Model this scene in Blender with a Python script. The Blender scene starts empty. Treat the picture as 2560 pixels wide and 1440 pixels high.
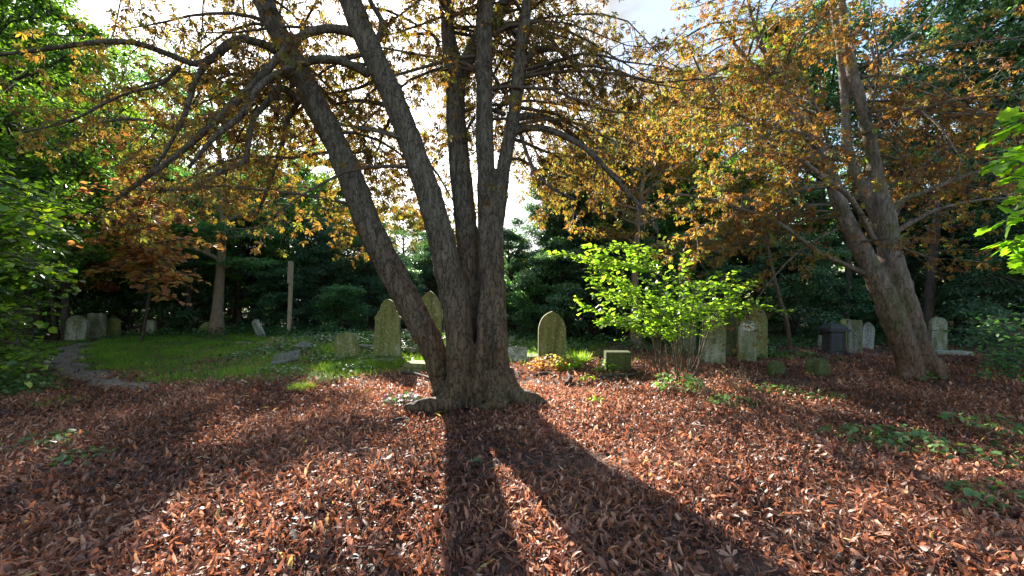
import bpy, bmesh, math
import numpy as np
from mathutils import Vector, noise as mnoise
R = math.radians
sc = bpy.context.scene
COL = sc.collection
F = 962.0; HZ = 740.0; CX = 1280.0; EYE = 1.6

# ------------------------------------------------------------------ terrain
def hgt(x, y):
    x = np.asarray(x, float); y = np.asarray(y, float)
    m = 0.30*np.exp(-(((x+3.8)/3.6)**2+((y-11.8)/2.1)**2))
    m = m + 0.10*np.exp(-(((x-3.0)/2.5)**2+((y-8.6)/0.9)**2))
    m = m + 0.05*np.exp(-(((x-0.25)/1.5)**2+((y-5.9)/1.2)**2))
    m = m + 0.05*np.sin(x*0.55+1.3)*np.sin(y*0.48+0.4)+0.018*np.sin(x*1.9+y*0.7)*np.sin(y*1.7-x*0.6+2)
    return m + 0.012*np.sin(x*4.1+y*1.3+1)*np.sin(y*3.7-x*1.1)
def P(px, py, Y): return np.array([(px-CX)/F*Y, Y, EYE-(py-HZ)/F*Y])
def G(px, py):
    Y = EYE*F/(py-HZ)
    for _ in range(30):
        z = float(hgt((px-CX)/F*Y, Y)); Y = 0.5*Y+0.5*(EYE-z)*F/(py-HZ)
    x = (px-CX)/F*Y
    return np.array([x, Y, float(hgt(x, Y))])
def W(px, Y):
    x = (px-CX)/F*Y
    return np.array([x, Y, float(hgt(x, Y))])

# ------------------------------------------------------------------ scene object helpers
def thing(name, label, cat, loc, group=None, rz=0):
    o = bpy.data.objects.new(name, None); COL.objects.link(o)
    o.location = [float(v) for v in loc]; o.rotation_euler = (0, 0, rz); o.empty_display_size = 0.2
    o['label'] = label; o['category'] = cat
    if group: o['group'] = group
    return o
def tag(o, label, cat, group=None, kind=None):
    o['label'] = label; o['category'] = cat
    if group: o['group'] = group
    if kind: o['kind'] = kind
    return o
def make_mesh(name, V, faces, mat, tone=None, smooth=True):
    """faces: list of int arrays (n,k) of equal k each"""
    me = bpy.data.meshes.new(name)
    V = np.ascontiguousarray(V, dtype=np.float32)
    faces = [f for f in faces if len(f)]
    me.vertices.add(len(V)); me.vertices.foreach_set('co', V.ravel())
    loops = np.concatenate([f.ravel() for f in faces]).astype(np.int32)
    tot = np.concatenate([np.full(len(f), f.shape[1], np.int32) for f in faces])
    start = np.concatenate([[0], np.cumsum(tot)[:-1]]).astype(np.int32)
    me.loops.add(len(loops)); me.loops.foreach_set('vertex_index', loops)
    me.polygons.add(len(tot)); me.polygons.foreach_set('loop_start', start); me.polygons.foreach_set('loop_total', tot)
    if tone is not None:
        a = me.attributes.new('tone', 'FLOAT', 'POINT'); a.data.foreach_set('value', np.ascontiguousarray(tone, dtype=np.float32))
    me.update(calc_edges=True)
    me.validate()
    me.polygons.foreach_set('use_smooth', np.full(len(me.polygons), smooth))
    if mat: me.materials.append(mat)
    return me
def link(name, me, parent=None, loc=(0, 0, 0)):
    o = bpy.data.objects.new(name, me); COL.objects.link(o); o.location = [float(v) for v in loc]
    if parent: o.parent = parent
    return o
class Buf:
    def __init__(s): s.V = []; s.F = {}; s.T = []; s.n = 0
    def add(s, V, faces, tone=0.5):
        V = np.asarray(V, float); s.V.append(V)
        for f in faces:
            f = np.asarray(f)
            if len(f): s.F.setdefault(f.shape[1], []).append(f+s.n)
        s.T.append(np.broadcast_to(np.asarray(tone, float), (len(V),))); s.n += len(V)
    def mesh(s, name, mat, origin=(0, 0, 0), smooth=True):
        V = np.concatenate(s.V)-np.asarray(origin, float)
        return make_mesh(name, V, [np.concatenate(v) for v in s.F.values()], mat, np.concatenate(s.T), smooth)
def part(name, buf, mat, parent, smooth=True):
    return link(name, buf.mesh(name, mat, tuple(parent.location) if parent else (0, 0, 0), smooth), parent)

def nrm(v): return v/np.maximum(np.linalg.norm(v, axis=-1, keepdims=True), 1e-9)
def smooth_line(pts, rad, k=6):
    pts = np.asarray(pts, float); rad = np.asarray(rad, float)
    n = len(pts)
    if n < 3: 
        t = np.linspace(0, 1, k+1)[:, None]; return pts[0]*(1-t)+pts[-1]*t, rad[0]*(1-t[:, 0])+rad[-1]*t[:, 0]
    E = np.vstack([2*pts[0]-pts[1], pts, 2*pts[-1]-pts[-2]])
    out = []; ro = []
    for i in range(n-1):
        p0, p1, p2, p3 = E[i:i+4]
        for j in range(k):
            t = j/k
            out.append(0.5*((2*p1)+(-p0+p2)*t+(2*p0-5*p1+4*p2-p3)*t*t+(-p0+3*p1-3*p2+p3)*t**3)); ro.append(rad[i]*(1-t)+rad[i+1]*t)
    out.append(pts[-1]); ro.append(rad[-1])
    return np.array(out), np.array(ro)
def tube(buf, pts, rad, n=8, rough=0.0, rng=None, tone=0.5, cap=True):
    pts = np.asarray(pts, float); rad = np.asarray(rad, float); m = len(pts)
    T = nrm(np.gradient(pts, axis=0))
    ref = np.array([1., 0, 0]) if abs(T[0][0]) < 0.8 else np.array([0, 1., 0])
    U = np.zeros_like(pts); u = ref-T[0]*ref.dot(T[0]); u /= np.linalg.norm(u)
    for i in range(m):
        u = u-T[i]*u.dot(T[i]); u /= max(np.linalg.norm(u), 1e-9); U[i] = u
    Wv = np.cross(T, U)
    a = np.linspace(0, 2*np.pi, n, endpoint=False)
    r = rad[:, None]*np.ones(n)[None]
    if rough and rng is not None:
        fl = sum(rng.uniform(.3, 1)*np.cos(k*a+rng.uniform(0, 6)) for k in (2, 3, 5))
        s = np.linspace(0, m, m)[:, None]
        r = r*(1+rough*fl[None]*0.5+rough*rng.normal(0, .35, (m, n)))
    V = pts[:, None]+r[..., None]*(np.cos(a)[None, :, None]*U[:, None]+np.sin(a)[None, :, None]*Wv[:, None])
    V = V.reshape(-1, 3)
    i = np.arange(m-1)[:, None]*n; j = np.arange(n)[None]; j2 = (j+1) % n
    Q = np.stack([i+j, i+j2, i+n+j2, i+n+j], -1).reshape(-1, 4)
    fs = [Q]
    if cap:
        V = np.vstack([V, pts[0], pts[-1]]); jj = np.arange(n)
        fs.append(np.stack([(jj+1) % n, jj, np.full(n, m*n)], -1))
        fs.append(np.stack([(m-1)*n+jj, (m-1)*n+(jj+1) % n, np.full(n, m*n+1)], -1))
    buf.add(V, fs, tone)

# ------------------------------------------------------------------ leaf templates (length +Y = 1, normal +Z)
def t_diamond(w=.55, fold=.08, wide=.45):
    return np.array([[0, 0, 0], [w/2, wide, fold], [0, 1, -.06], [-w/2, wide, fold]]), [np.array([[0, 1, 2], [0, 2, 3]])]
def t_oval(w=.8, fold=.06):
    V = [[0, 0, 0], [w*.36, .16, fold], [w*.5, .48, fold], [w*.3, .83, fold*.3], [0, 1, -.12], [-w*.3, .83, fold*.3], [-w*.5, .48, fold], [-w*.36, .16, fold], [0, .5, 0]]
    f = [[8, i, i+1] for i in range(7)]+[[8, 7, 0]]
    return np.array(V), [np.array(f)]
def t_lobed(w=1.0):
    a = [(-90, .05), (-52, .55), (-25, .40), (8, .62), (30, .42), (58, .62), (75, .55), (90, .72)]
    pts = [(math.cos(R(t))*r*w, math.sin(R(t))*r+.3) for t, r in a]
    pts = pts+[(-x, y) for x, y in pts[-2:0:-1]]
    V = [[x, y, .10*abs(x)-.12*max(y-.3, 0)] for x, y in pts]; n = len(V); V.append([0, .3, 0])
    return np.array(V), [np.array([[n, i, (i+1) % n] for i in range(n)])]
def t_palmate(rng, curl=.3, n=6):
    V = []; f = []
    angs = np.linspace(-105, 105, n)+rng.normal(0, 6, n)
    for a in angs:
        L = (1-.32*abs(a)/105)*rng.uniform(.85, 1.05); ca, sa = math.cos(R(a)), math.sin(R(a))
        w = .15*rng.uniform(.6, 1.1); c = curl*rng.uniform(.3, 1.8)
        b = len(V)
        for (x, y, z) in [(0, .03, 0), (w*.7, .4, .05), (w, .7, .05), (0, 1, 0), (-w, .7, .05), (-w*.7, .4, .05), (0, .62, 0)]:
            z2 = z-c*y*y*L
            yy = y*L*(1-.25*c*y); V.append([x*ca+yy*sa, -x*sa+yy*ca, z2])
        f += [[b, b+1, b+6], [b+1, b+2, b+6], [b+2, b+3, b+6], [b+3, b+4, b+6], [b+4, b+5, b+6], [b+5, b, b+6]]
    return np.array(V), [np.array(f)]
def t_litter(rng, seg=6, w=.20):
    """curled dry leaflet: a strip, three verts across, bent along and across"""
    V = []; ang = 0; y = 0; z = 0; bend = rng.normal(0, .28)+rng.choice([-.5, -.1, .1, .5, .75], p=[.15, .2, .25, .25, .15])*5/seg*.8; tw = rng.normal(0, .9); cup = rng.uniform(-.2, 1.5)
    side = rng.normal(0, .035); w = w*rng.choice([.7, 1, 1.35, 1.8])*rng.uniform(.85, 1.15)
    for i in range(seg+1):
        t = i/seg
        ww = w*max(math.sin(math.pi*(t**1.4*.93+.05)), .04)*.5*rng.uniform(.75, 1.2)
        a = tw*(t-.5)*2; cc = cup*rng.uniform(.6, 1.4)
        for s in (-1, 0, 1):
            x0 = s*ww*math.cos(cc*.8); z0 = abs(s)*ww*math.sin(cc*.8)+rng.normal(0, .012)
            V.append([side*i+x0*math.cos(a)-z0*math.sin(a), y, z+x0*math.sin(a)+z0*math.cos(a)])
        ang += bend*rng.uniform(.4, 1.6)/1.6; y += math.cos(ang)/seg; z += math.sin(ang)/seg
    V = np.array(V); V -= V.mean(0); V[:, 2] -= V[:, 2].min()*.5
    f = []
    for i in range(seg):
        b = i*3; f += [[b, b+1, b+4, b+3], [b+1, b+2, b+5, b+4]]
    return V, [np.array(f)]
def frames(d, rng, flat=.5, up=(0, 0, 1)):
    """d (n,3) leaf axis directions -> rotation matrices with columns x,y,z"""
    y = nrm(d); u = np.asarray(up, float)+rng.normal(0, flat, d.shape)
    z = nrm(u-y*(u*y).sum(-1, keepdims=True)); x = np.cross(y, z)
    return np.stack([x, y, z], -1)
def leaves(buf, pos, Rm, scale, tone, templates, rng):
    pos = np.asarray(pos); n = len(pos)
    if n == 0: return
    pick = rng.integers(0, len(templates), n)
    scale = np.broadcast_to(scale, (n,)); tone = np.broadcast_to(tone, (n,))
    for k, (TV, TF) in enumerate(templates):
        idx = np.where(pick == k)[0]
        if not len(idx): continue
        V = np.einsum('nij,kj->nki', Rm[idx], TV)*scale[idx, None, None]+pos[idx, None]
        m = len(TV); off = (np.arange(len(idx))*m)[:, None, None]
        buf.add(V.reshape(-1, 3), [(f[None]+off).reshape(-1, f.shape[1]) for f in TF], np.repeat(tone[idx], m))

# ------------------------------------------------------------------ materials
def new_mat(name):
    m = bpy.data.materials.new(name); m.use_nodes = True; nt = m.node_tree; nt.nodes.clear()
    out = nt.nodes.new('ShaderNodeOutputMaterial'); return m, nt, out
def nd(nt, t, **kw):
    n = nt.nodes.new(t)
    for k, v in kw.items():
        if k.startswith('i_'): n.inputs[k[2:].replace('_', ' ')].default_value = v
        else: setattr(n, k, v)
    return n
def ramp(nt, fac, stops):
    r = nt.nodes.new('ShaderNodeValToRGB'); e = r.color_ramp.elements
    while len(e) < len(stops): e.new(0.5)
    for i, (p, c) in enumerate(stops): e[i].position = p; e[i].color = (*c, 1)
    nt.links.new(fac, r.inputs[0]); return r.outputs[0]
def leaf_mat(name, stops, trans=.5, tgain=(2.2, 2.2, 1.2), rough=.45, spec=.4, nscale=0):
    m, nt, out = new_mat(name); L = nt.links.new
    at = nd(nt, 'ShaderNodeAttribute', attribute_name='tone')
    col = ramp(nt, at.outputs['Fac'], stops)
    if nscale:
        tc = nd(nt, 'ShaderNodeTexCoord'); nz = nd(nt, 'ShaderNodeTexNoise'); nz.inputs['Scale'].default_value = nscale; nz.inputs['Detail'].default_value = 3
        L(tc.outputs['Object'], nz.inputs['Vector'])
        mr = nd(nt, 'ShaderNodeMapRange'); mr.inputs['From Min'].default_value = .3; mr.inputs['From Max'].default_value = .7; mr.inputs['To Min'].default_value = .55; mr.inputs['To Max'].default_value = 1.3
        L(nz.outputs['Fac'], mr.inputs['Value'])
        mx = nd(nt, 'ShaderNodeVectorMath', operation='SCALE'); L(col, mx.inputs[0]); L(mr.outputs[0], mx.inputs['Scale']); col = mx.outputs[0]
    bs = nd(nt, 'ShaderNodeBsdfPrincipled'); bs.inputs['Roughness'].default_value = rough; bs.inputs['Specular IOR Level'].default_value = spec
    L(col, bs.inputs['Base Color'])
    g = nd(nt, 'ShaderNodeVectorMath', operation='MULTIPLY'); g.inputs[1].default_value = tgain; L(col, g.inputs[0])
    tr = nd(nt, 'ShaderNodeBsdfTranslucent'); L(g.outputs[0], tr.inputs['Color'])
    mx = nd(nt, 'ShaderNodeMixShader'); mx.inputs[0].default_value = trans
    L(bs.outputs[0], mx.inputs[1]); L(tr.outputs[0], mx.inputs[2]); L(mx.outputs[0], out.inputs[0])
    return m
def bark_mat(name, c1, c2, c3, scale=1.0, bump=.6, crack=True, moss=None, low=None):
    m, nt, out = new_mat(name); L = nt.links.new
    tc = nd(nt, 'ShaderNodeTexCoord'); mp = nd(nt, 'ShaderNodeMapping'); mp.inputs['Scale'].default_value = (7*scale, 7*scale, 1.7*scale); L(tc.outputs['Object'], mp.inputs[0])
    nz = nd(nt, 'ShaderNodeTexNoise'); nz.inputs['Scale'].default_value = 1.4; nz.inputs['Detail'].default_value = 9; nz.inputs['Roughness'].default_value = .68; nz.inputs['Distortion'].default_value = .6; L(mp.outputs[0], nz.inputs[0])
    big = nd(nt, 'ShaderNodeTexNoise'); big.inputs['Scale'].default_value = 2.2; big.inputs['Detail'].default_value = 4; L(tc.outputs['Object'], big.inputs[0])
    wob = nd(nt, 'ShaderNodeVectorMath', operation='MULTIPLY_ADD'); L(nz.outputs['Color'], wob.inputs[0]); wob.inputs[1].default_value = (1.6, 1.6, 1.2); L(mp.outputs[0], wob.inputs[2])
    vo = nd(nt, 'ShaderNodeTexVoronoi', feature='DISTANCE_TO_EDGE'); vo.inputs['Scale'].default_value = 2.3; L(wob.outputs[0], vo.inputs[0])
    mr = nd(nt, 'ShaderNodeMapRange'); mr.inputs['From Max'].default_value = .055; L(vo.outputs['Distance'], mr.inputs['Value'])
    # horizontal growth wrinkles
    mp2 = nd(nt, 'ShaderNodeMapping'); mp2.inputs['Scale'].default_value = (1.6, 1.6, 17); L(tc.outputs['Object'], mp2.inputs[0])
    wr = nd(nt, 'ShaderNodeTexNoise'); wr.inputs['Scale'].default_value = 1.3; wr.inputs['Detail'].default_value = 5; wr.inputs['Distortion'].default_value = .8; L(mp2.outputs[0], wr.inputs[0])
    col = ramp(nt, nz.outputs['Fac'], [(.28, c1), (.5, c2), (.75, c3)])
    if moss:
        bm = nd(nt, 'ShaderNodeMapRange'); bm.inputs['From Min'].default_value = .48; bm.inputs['From Max'].default_value = .66; L(big.outputs['Fac'], bm.inputs['Value'])
        mxm = nd(nt, 'ShaderNodeMix', data_type='RGBA'); L(bm.outputs[0], mxm.inputs[0]); L(col, mxm.inputs[6]); mxm.inputs[7].default_value = (*moss, 1); col = mxm.outputs[2]
    mx = nd(nt, 'ShaderNodeMix', data_type='RGBA', blend_type='MULTIPLY'); mx.inputs[0].default_value = .85 if crack else .25
    L(col, mx.inputs[6])
    cr = ramp(nt, mr.outputs[0], [(0, (.38, .34, .32)), (1, (1, 1, 1))]); L(cr, mx.inputs[7])
    sz = nd(nt, 'ShaderNodeSeparateXYZ'); L(tc.outputs['Object'], sz.inputs[0])
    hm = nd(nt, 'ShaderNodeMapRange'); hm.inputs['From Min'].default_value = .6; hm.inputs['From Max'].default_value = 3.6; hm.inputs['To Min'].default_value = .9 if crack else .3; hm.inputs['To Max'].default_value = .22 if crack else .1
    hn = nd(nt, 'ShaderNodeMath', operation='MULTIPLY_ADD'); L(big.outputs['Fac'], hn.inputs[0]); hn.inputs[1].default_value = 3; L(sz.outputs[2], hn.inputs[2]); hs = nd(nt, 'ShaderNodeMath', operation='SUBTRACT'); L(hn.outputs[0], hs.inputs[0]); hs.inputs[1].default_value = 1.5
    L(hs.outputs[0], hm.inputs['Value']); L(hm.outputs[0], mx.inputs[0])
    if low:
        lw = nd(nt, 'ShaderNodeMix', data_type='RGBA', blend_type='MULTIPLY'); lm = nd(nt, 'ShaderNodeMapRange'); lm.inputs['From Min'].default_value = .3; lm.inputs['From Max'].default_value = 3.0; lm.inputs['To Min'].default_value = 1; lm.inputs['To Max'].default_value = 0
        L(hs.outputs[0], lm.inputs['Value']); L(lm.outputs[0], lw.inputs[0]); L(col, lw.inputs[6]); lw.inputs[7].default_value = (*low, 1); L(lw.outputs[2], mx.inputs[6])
    bs = nd(nt, 'ShaderNodeBsdfPrincipled'); bs.inputs['Roughness'].default_value = .85; bs.inputs['Specular IOR Level'].default_value = .25
    L(mx.outputs[2], bs.inputs['Base Color'])
    a = nd(nt, 'ShaderNodeMath', operation='MULTIPLY_ADD'); L(mr.outputs[0], a.inputs[0]); a.inputs[1].default_value = .7 if crack else .15; L(nz.outputs['Fac'], a.inputs[2])
    a2 = nd(nt, 'ShaderNodeMath', operation='MULTIPLY_ADD'); L(wr.outputs['Fac'], a2.inputs[0]); a2.inputs[1].default_value = 1.0; L(a.outputs[0], a2.inputs[2])
    b = nd(nt, 'ShaderNodeBump'); b.inputs['Strength'].default_value = bump; b.inputs['Distance'].default_value = .022; L(a2.outputs[0], b.inputs['Height']); L(b.outputs[0], bs.inputs['Normal'])
    L(bs.outputs[0], out.inputs[0]); return m
def stone_mat(name, base, moss, amount=.5, bump=.4, rough=.9):
    m, nt, out = new_mat(name); L = nt.links.new
    tc = nd(nt, 'ShaderNodeTexCoord'); oi = nd(nt, 'ShaderNodeObjectInfo')
    ad = nd(nt, 'ShaderNodeVectorMath', operation='ADD'); L(tc.outputs['Object'], ad.inputs[0])
    sc_ = nd(nt, 'ShaderNodeMath', operation='MULTIPLY'); L(oi.outputs['Random'], sc_.inputs[0]); sc_.inputs[1].default_value = 37
    L(sc_.outputs[0], ad.inputs[1])
    mp = nd(nt, 'ShaderNodeMapping'); mp.inputs['Scale'].default_value = (3.2, 3.2, 1.3); L(ad.outputs[0], mp.inputs[0])
    n1 = nd(nt, 'ShaderNodeTexNoise'); n1.inputs['Scale'].default_value = 1.5; n1.inputs['Detail'].default_value = 8; n1.inputs['Roughness'].default_value = .65; L(mp.outputs[0], n1.inputs[0])
    n2 = nd(nt, 'ShaderNodeTexNoise'); n2.inputs['Scale'].default_value = 28; n2.inputs['Detail'].default_value = 6; L(ad.outputs[0], n2.inputs[0])
    mr = nd(nt, 'ShaderNodeMapRange'); mr.inputs['From Min'].default_value = .62-amount*.35; mr.inputs['From Max'].default_value = .80-amount*.35; L(n1.outputs['Fac'], mr.inputs['Value'])
    mx = nd(nt, 'ShaderNodeMix', data_type='RGBA'); L(mr.outputs[0], mx.inputs[0]); mx.inputs[6].default_value = (*base, 1); mx.inputs[7].default_value = (*moss, 1)
    st_ = nd(nt, 'ShaderNodeMapping'); st_.inputs['Scale'].default_value = (14, 14, 1.1); L(ad.outputs[0], st_.inputs[0])
    n3 = nd(nt, 'ShaderNodeTexNoise'); n3.inputs['Scale'].default_value = 1.0; n3.inputs['Detail'].default_value = 6; L(st_.outputs[0], n3.inputs[0])
    vl = nd(nt, 'ShaderNodeTexVoronoi'); vl.inputs['Scale'].default_value = 11; L(ad.outputs[0], vl.inputs[0])
    lc = nd(nt, 'ShaderNodeMapRange'); lc.inputs['From Min'].default_value = .30; lc.inputs['From Max'].default_value = .18; lc.inputs['To Max'].default_value = .35; L(vl.outputs['Distance'], lc.inputs['Value'])
    mb = nd(nt, 'ShaderNodeMix', data_type='RGBA'); L(lc.outputs[0], mb.inputs[0]); L(mx.outputs[2], mb.inputs[6]); mb.inputs[7].default_value = (base[0]*1.5, base[1]*1.5, base[2]*1.3, 1)
    av = nd(nt, 'ShaderNodeMath', operation='MULTIPLY_ADD'); L(n3.outputs['Fac'], av.inputs[0]); av.inputs[1].default_value = .9; L(n2.outputs['Fac'], av.inputs[2])
    sp = ramp(nt, av.outputs[0], [(.72, (.35, .35, .33)), (1.0, (1.2, 1.2, 1.18))])
    m2 = nd(nt, 'ShaderNodeMix', data_type='RGBA', blend_type='MULTIPLY'); m2.inputs[0].default_value = .8; L(mb.outputs[2], m2.inputs[6]); L(sp, m2.inputs[7])
    bs = nd(nt, 'ShaderNodeBsdfPrincipled'); bs.inputs['Roughness'].default_value = rough; bs.inputs['Specular IOR Level'].default_value = .25; L(m2.outputs[2], bs.inputs['Base Color'])
    b = nd(nt, 'ShaderNodeBump'); b.inputs['Strength'].default_value = bump; b.inputs['Distance'].default_value = .01; L(n2.outputs['Fac'], b.inputs['Height']); L(b.outputs[0], bs.inputs['Normal'])
    L(bs.outputs[0], out.inputs[0]); return m
def soil_mat(name, stops, scale=14, bump=1.0):
    m, nt, out = new_mat(name); L = nt.links.new
    tc = nd(nt, 'ShaderNodeTexCoord')
    n1 = nd(nt, 'ShaderNodeTexNoise'); n1.inputs['Scale'].default_value = scale; n1.inputs['Detail'].default_value = 9; n1.inputs['Roughness'].default_value = .7; L(tc.outputs['Object'], n1.inputs[0])
    n0 = nd(nt, 'ShaderNodeTexNoise'); n0.inputs['Scale'].default_value = .6; n0.inputs['Detail'].default_value = 4; L(tc.outputs['Object'], n0.inputs[0])
    vo = nd(nt, 'ShaderNodeTexVoronoi'); vo.inputs['Scale'].default_value = scale*1.3; L(tc.outputs['Object'], vo.inputs[0])
    s = nd(nt, 'ShaderNodeSeparateColor'); L(vo.outputs['Color'], s.inputs[0])
    a = nd(nt, 'ShaderNodeMath', operation='MULTIPLY_ADD'); L(s.outputs[0], a.inputs[0]); a.inputs[1].default_value = .35; L(n1.outputs['Fac'], a.inputs[2])
    a2 = nd(nt, 'ShaderNodeMath', operation='MULTIPLY_ADD'); L(n0.outputs['Fac'], a2.inputs[0]); a2.inputs[1].default_value = .4; L(a.outputs[0], a2.inputs[2])
    col = ramp(nt, a2.outputs[0], stops)
    bs = nd(nt, 'ShaderNodeBsdfPrincipled'); bs.inputs['Roughness'].default_value = .9; bs.inputs['Specular IOR Level'].default_value = .2; L(col, bs.inputs['Base Color'])
    b = nd(nt, 'ShaderNodeBump'); b.inputs['Strength'].default_value = bump; b.inputs['Distance'].default_value = .02; L(a.outputs[0], b.inputs['Height']); L(b.outputs[0], bs.inputs['Normal'])
    L(bs.outputs[0], out.inputs[0]); return m

M = {}
M['litter'] = leaf_mat('dry leaf litter', [(0, (.014, .008, .005)), (.24, (.080, .034, .018)), (.5, (.215, .088, .048)), (.75, (.39, .170, .098)), (.93, (.60, .36, .23)), (1, (.55, .38, .12))], .34, (1.7, 1.4, 1.2), .55, .6, 0)
M['chestnut'] = leaf_mat('autumn chestnut leaf', [(0, (.035, .021, .012)), (.25, (.11, .058, .022)), (.45, (.19, .095, .026)), (.65, (.17, .13, .032)), (.85, (.12, .135, .03)), (1, (.26, .17, .035))], .5, (1.9, 1.9, .9), .5, .35)
M['orange'] = leaf_mat('orange chestnut leaf', [(0, (.060, .030, .018)), (.3, (.19, .085, .030)), (.55, (.23, .120, .036)), (.8, (.23, .175, .042)), (1, (.11, .16, .035))], .5, (2.1, 1.9, .9), .5, .35)
M['copper'] = leaf_mat('copper orange leaf', [(0, (.09, .035, .015)), (.5, (.32, .13, .05)), (.8, (.40, .22, .06)), (1, (.22, .21, .05))], .5, (2.3, 2.2, 1.6), .5, .35)
M['green'] = leaf_mat('mid green leaf', [(0, (.018, .040, .012)), (.5, (.055, .115, .024)), (1, (.14, .21, .04))], .5, (3.0, 3.0, .8), .42, .5)
M['bluegreen'] = leaf_mat('cool green leaf', [(0, (.018, .045, .024)), (.5, (.065, .135, .060)), (1, (.12, .20, .07))], .5, (2.6, 3.2, 1.4), .42, .45)
M['dark'] = leaf_mat('dark evergreen leaf', [(0, (.020, .048, .028)), (.6, (.060, .118, .060)), (1, (.11, .18, .075))], .35, (2.2, 2.6, 1.2), .32, .6)
M['golden'] = leaf_mat('golden green leaf', [(0, (.07, .09, .02)), (.5, (.20, .22, .04)), (1, (.40, .27, .04))], .5, (1.9, 1.8, .8), .5, .35)
M['lime'] = leaf_mat('fresh lime leaf', [(0, (.035, .085, .012)), (.5, (.10, .19, .025)), (1, (.19, .27, .05))], .55, (2.7, 2.8, .9), .35, .45)
M['limeshade'] = leaf_mat('lime leaf', [(0, (.02, .05, .01)), (.4, (.06, .13, .018)), (.7, (.10, .20, .02)), (1, (.20, .28, .03))], .45, (2.8, 2.6, .7), .35, .45)  # darker copy of the lime leaf, shade and sunlit flecks put into its colours
M['sycamore'] = leaf_mat('fresh sycamore leaf', [(0, (.05, .12, .015)), (.5, (.10, .21, .02)), (1, (.16, .28, .03))], .55, (2.4, 2.5, .7), .38, .45)
M['grass'] = leaf_mat('grass blade', [(0, (.045, .09, .016)), (.5, (.10, .19, .026)), (1, (.24, .29, .06))], .5, (2.6, 2.8, .8), .45, .3)
M['ivy'] = leaf_mat('ivy leaf', [(0, (.02, .045, .018)), (.5, (.05, .11, .035)), (1, (.13, .21, .075))], .3, (2.2, 2.4, .8), .4, .4)
M['stalk'] = leaf_mat('dry stalk', [(0, (.16, .10, .05)), (1, (.34, .25, .15))], .2, (1.2, 1.1, 1), .7, .2)
M['flower'] = leaf_mat('pink cyclamen petal', [(0, (.55, .25, .50)), (1, (.75, .55, .72))], .4, (1.1, 1.1, 1.1), .5, .3)
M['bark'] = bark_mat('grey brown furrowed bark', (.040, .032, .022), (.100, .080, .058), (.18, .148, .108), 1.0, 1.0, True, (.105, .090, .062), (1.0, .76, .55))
M['bark_smooth'] = bark_mat('smooth grey bark', (.10, .08, .064), (.20, .165, .135), (.32, .27, .22), 1.0, .8, True, (.13, .12, .065), (.62, .42, .32))
M['bark_dark'] = bark_mat('dark bark', (.03, .024, .018), (.07, .055, .04), (.12, .095, .07), 1.0, .6, True)
M['bark_pale'] = bark_mat('pale brown bark', (.13, .09, .06), (.25, .18, .12), (.33, .26, .18), 1.6, .6, True)
M['twig'] = bark_mat('twig bark', (.04, .03, .02), (.08, .06, .042), (.14, .105, .075), 1.0, .3, False)
M['mossy'] = stone_mat('mossy sandstone', (.30, .28, .19), (.155, .16, .055), 1.0)
M['relief'] = stone_mat('bleached relief stone', (.62, .60, .54), (.42, .42, .32), .2)
M['mossdark'] = stone_mat('dark mossy stone', (.10, .10, .06), (.055, .065, .02), 1.0)
M['greystone'] = stone_mat('weathered grey stone', (.27, .26, .21), (.14, .145, .07), .7)
M['palestone'] = stone_mat('pale limestone', (.34, .33, .29), (.17, .18, .11), .55)
M['slate'] = stone_mat('grey slab stone', (.13, .125, .115), (.09, .10, .06), .5)
M['darkstone'] = stone_mat('blackened stone', (.055, .055, .055), (.05, .055, .035), .4)
M['wood'] = bark_mat('weathered post wood', (.22, .17, .10), (.36, .29, .18), (.46, .40, .27), 2.0, .3, False)
M['ground'] = soil_mat('leafy soil', [(.4, (.018, .012, .008)), (.7, (.055, .032, .022)), (.95, (.11, .062, .042)), (1.1, (.17, .10, .07))])
M['path'] = soil_mat('trodden earth', [(.4, (.07, .050, .036)), (.7, (.165, .125, .095)), (1.0, (.25, .20, .155))], 9, .6)
M['turf'] = soil_mat('turf soil', [(.35, (.025, .030, .010)), (.7, (.055, .075, .02)), (1.0, (.10, .11, .035))], 12, .8)

# ------------------------------------------------------------------ world, sun, camera
SUNPX, SUNPY = 852, 262
sd = nrm(np.array([(SUNPX-CX)/F, 1, (HZ-SUNPY)/F])); s_el = math.asin(sd[2]); s_az = math.atan2(sd[0], sd[1])
w = bpy.data.worlds.new("World"); sc.world = w; w.use_nodes = True; nt = w.node_tree; nt.nodes.clear(); L = nt.links.new
out = nd(nt, 'ShaderNodeOutputWorld'); bg = nd(nt, 'ShaderNodeBackground'); bg.inputs['Strength'].default_value = .092
sky = nd(nt, 'ShaderNodeTexSky', sky_type='NISHITA', sun_disc=False, sun_elevation=s_el, sun_rotation=s_az, air_density=1.2, dust_density=1.0, ozone_density=1.5)
tc = nd(nt, 'ShaderNodeTexCoord'); mp = nd(nt, 'ShaderNodeMapping'); mp.inputs['Scale'].default_value = (1, 1, 2.2); mp.inputs['Location'].default_value = (.3, .1, .4)
L(tc.outputs['Generated'], mp.inputs[0])
cn = nd(nt, 'ShaderNodeTexNoise'); cn.inputs['Scale'].default_value = 2.6; cn.inputs['Detail'].default_value = 8; cn.inputs['Roughness'].default_value = .55; cn.inputs['Distortion'].default_value = .3; L(mp.outputs[0], cn.inputs[0])
dt = nd(nt, 'ShaderNodeVectorMath', operation='DOT_PRODUCT'); L(tc.outputs['Generated'], dt.inputs[0]); dt.inputs[1].default_value = tuple(sd)
near = nd(nt, 'ShaderNodeMapRange'); near.inputs['From Min'].default_value = .72; near.inputs['From Max'].default_value = .985; near.inputs['To Max'].default_value = .42; L(dt.outputs['Value'], near.inputs['Value'])
ca = nd(nt, 'ShaderNodeMath', operation='ADD'); L(cn.outputs['Fac'], ca.inputs[0]); L(near.outputs[0], ca.inputs[1])
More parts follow.
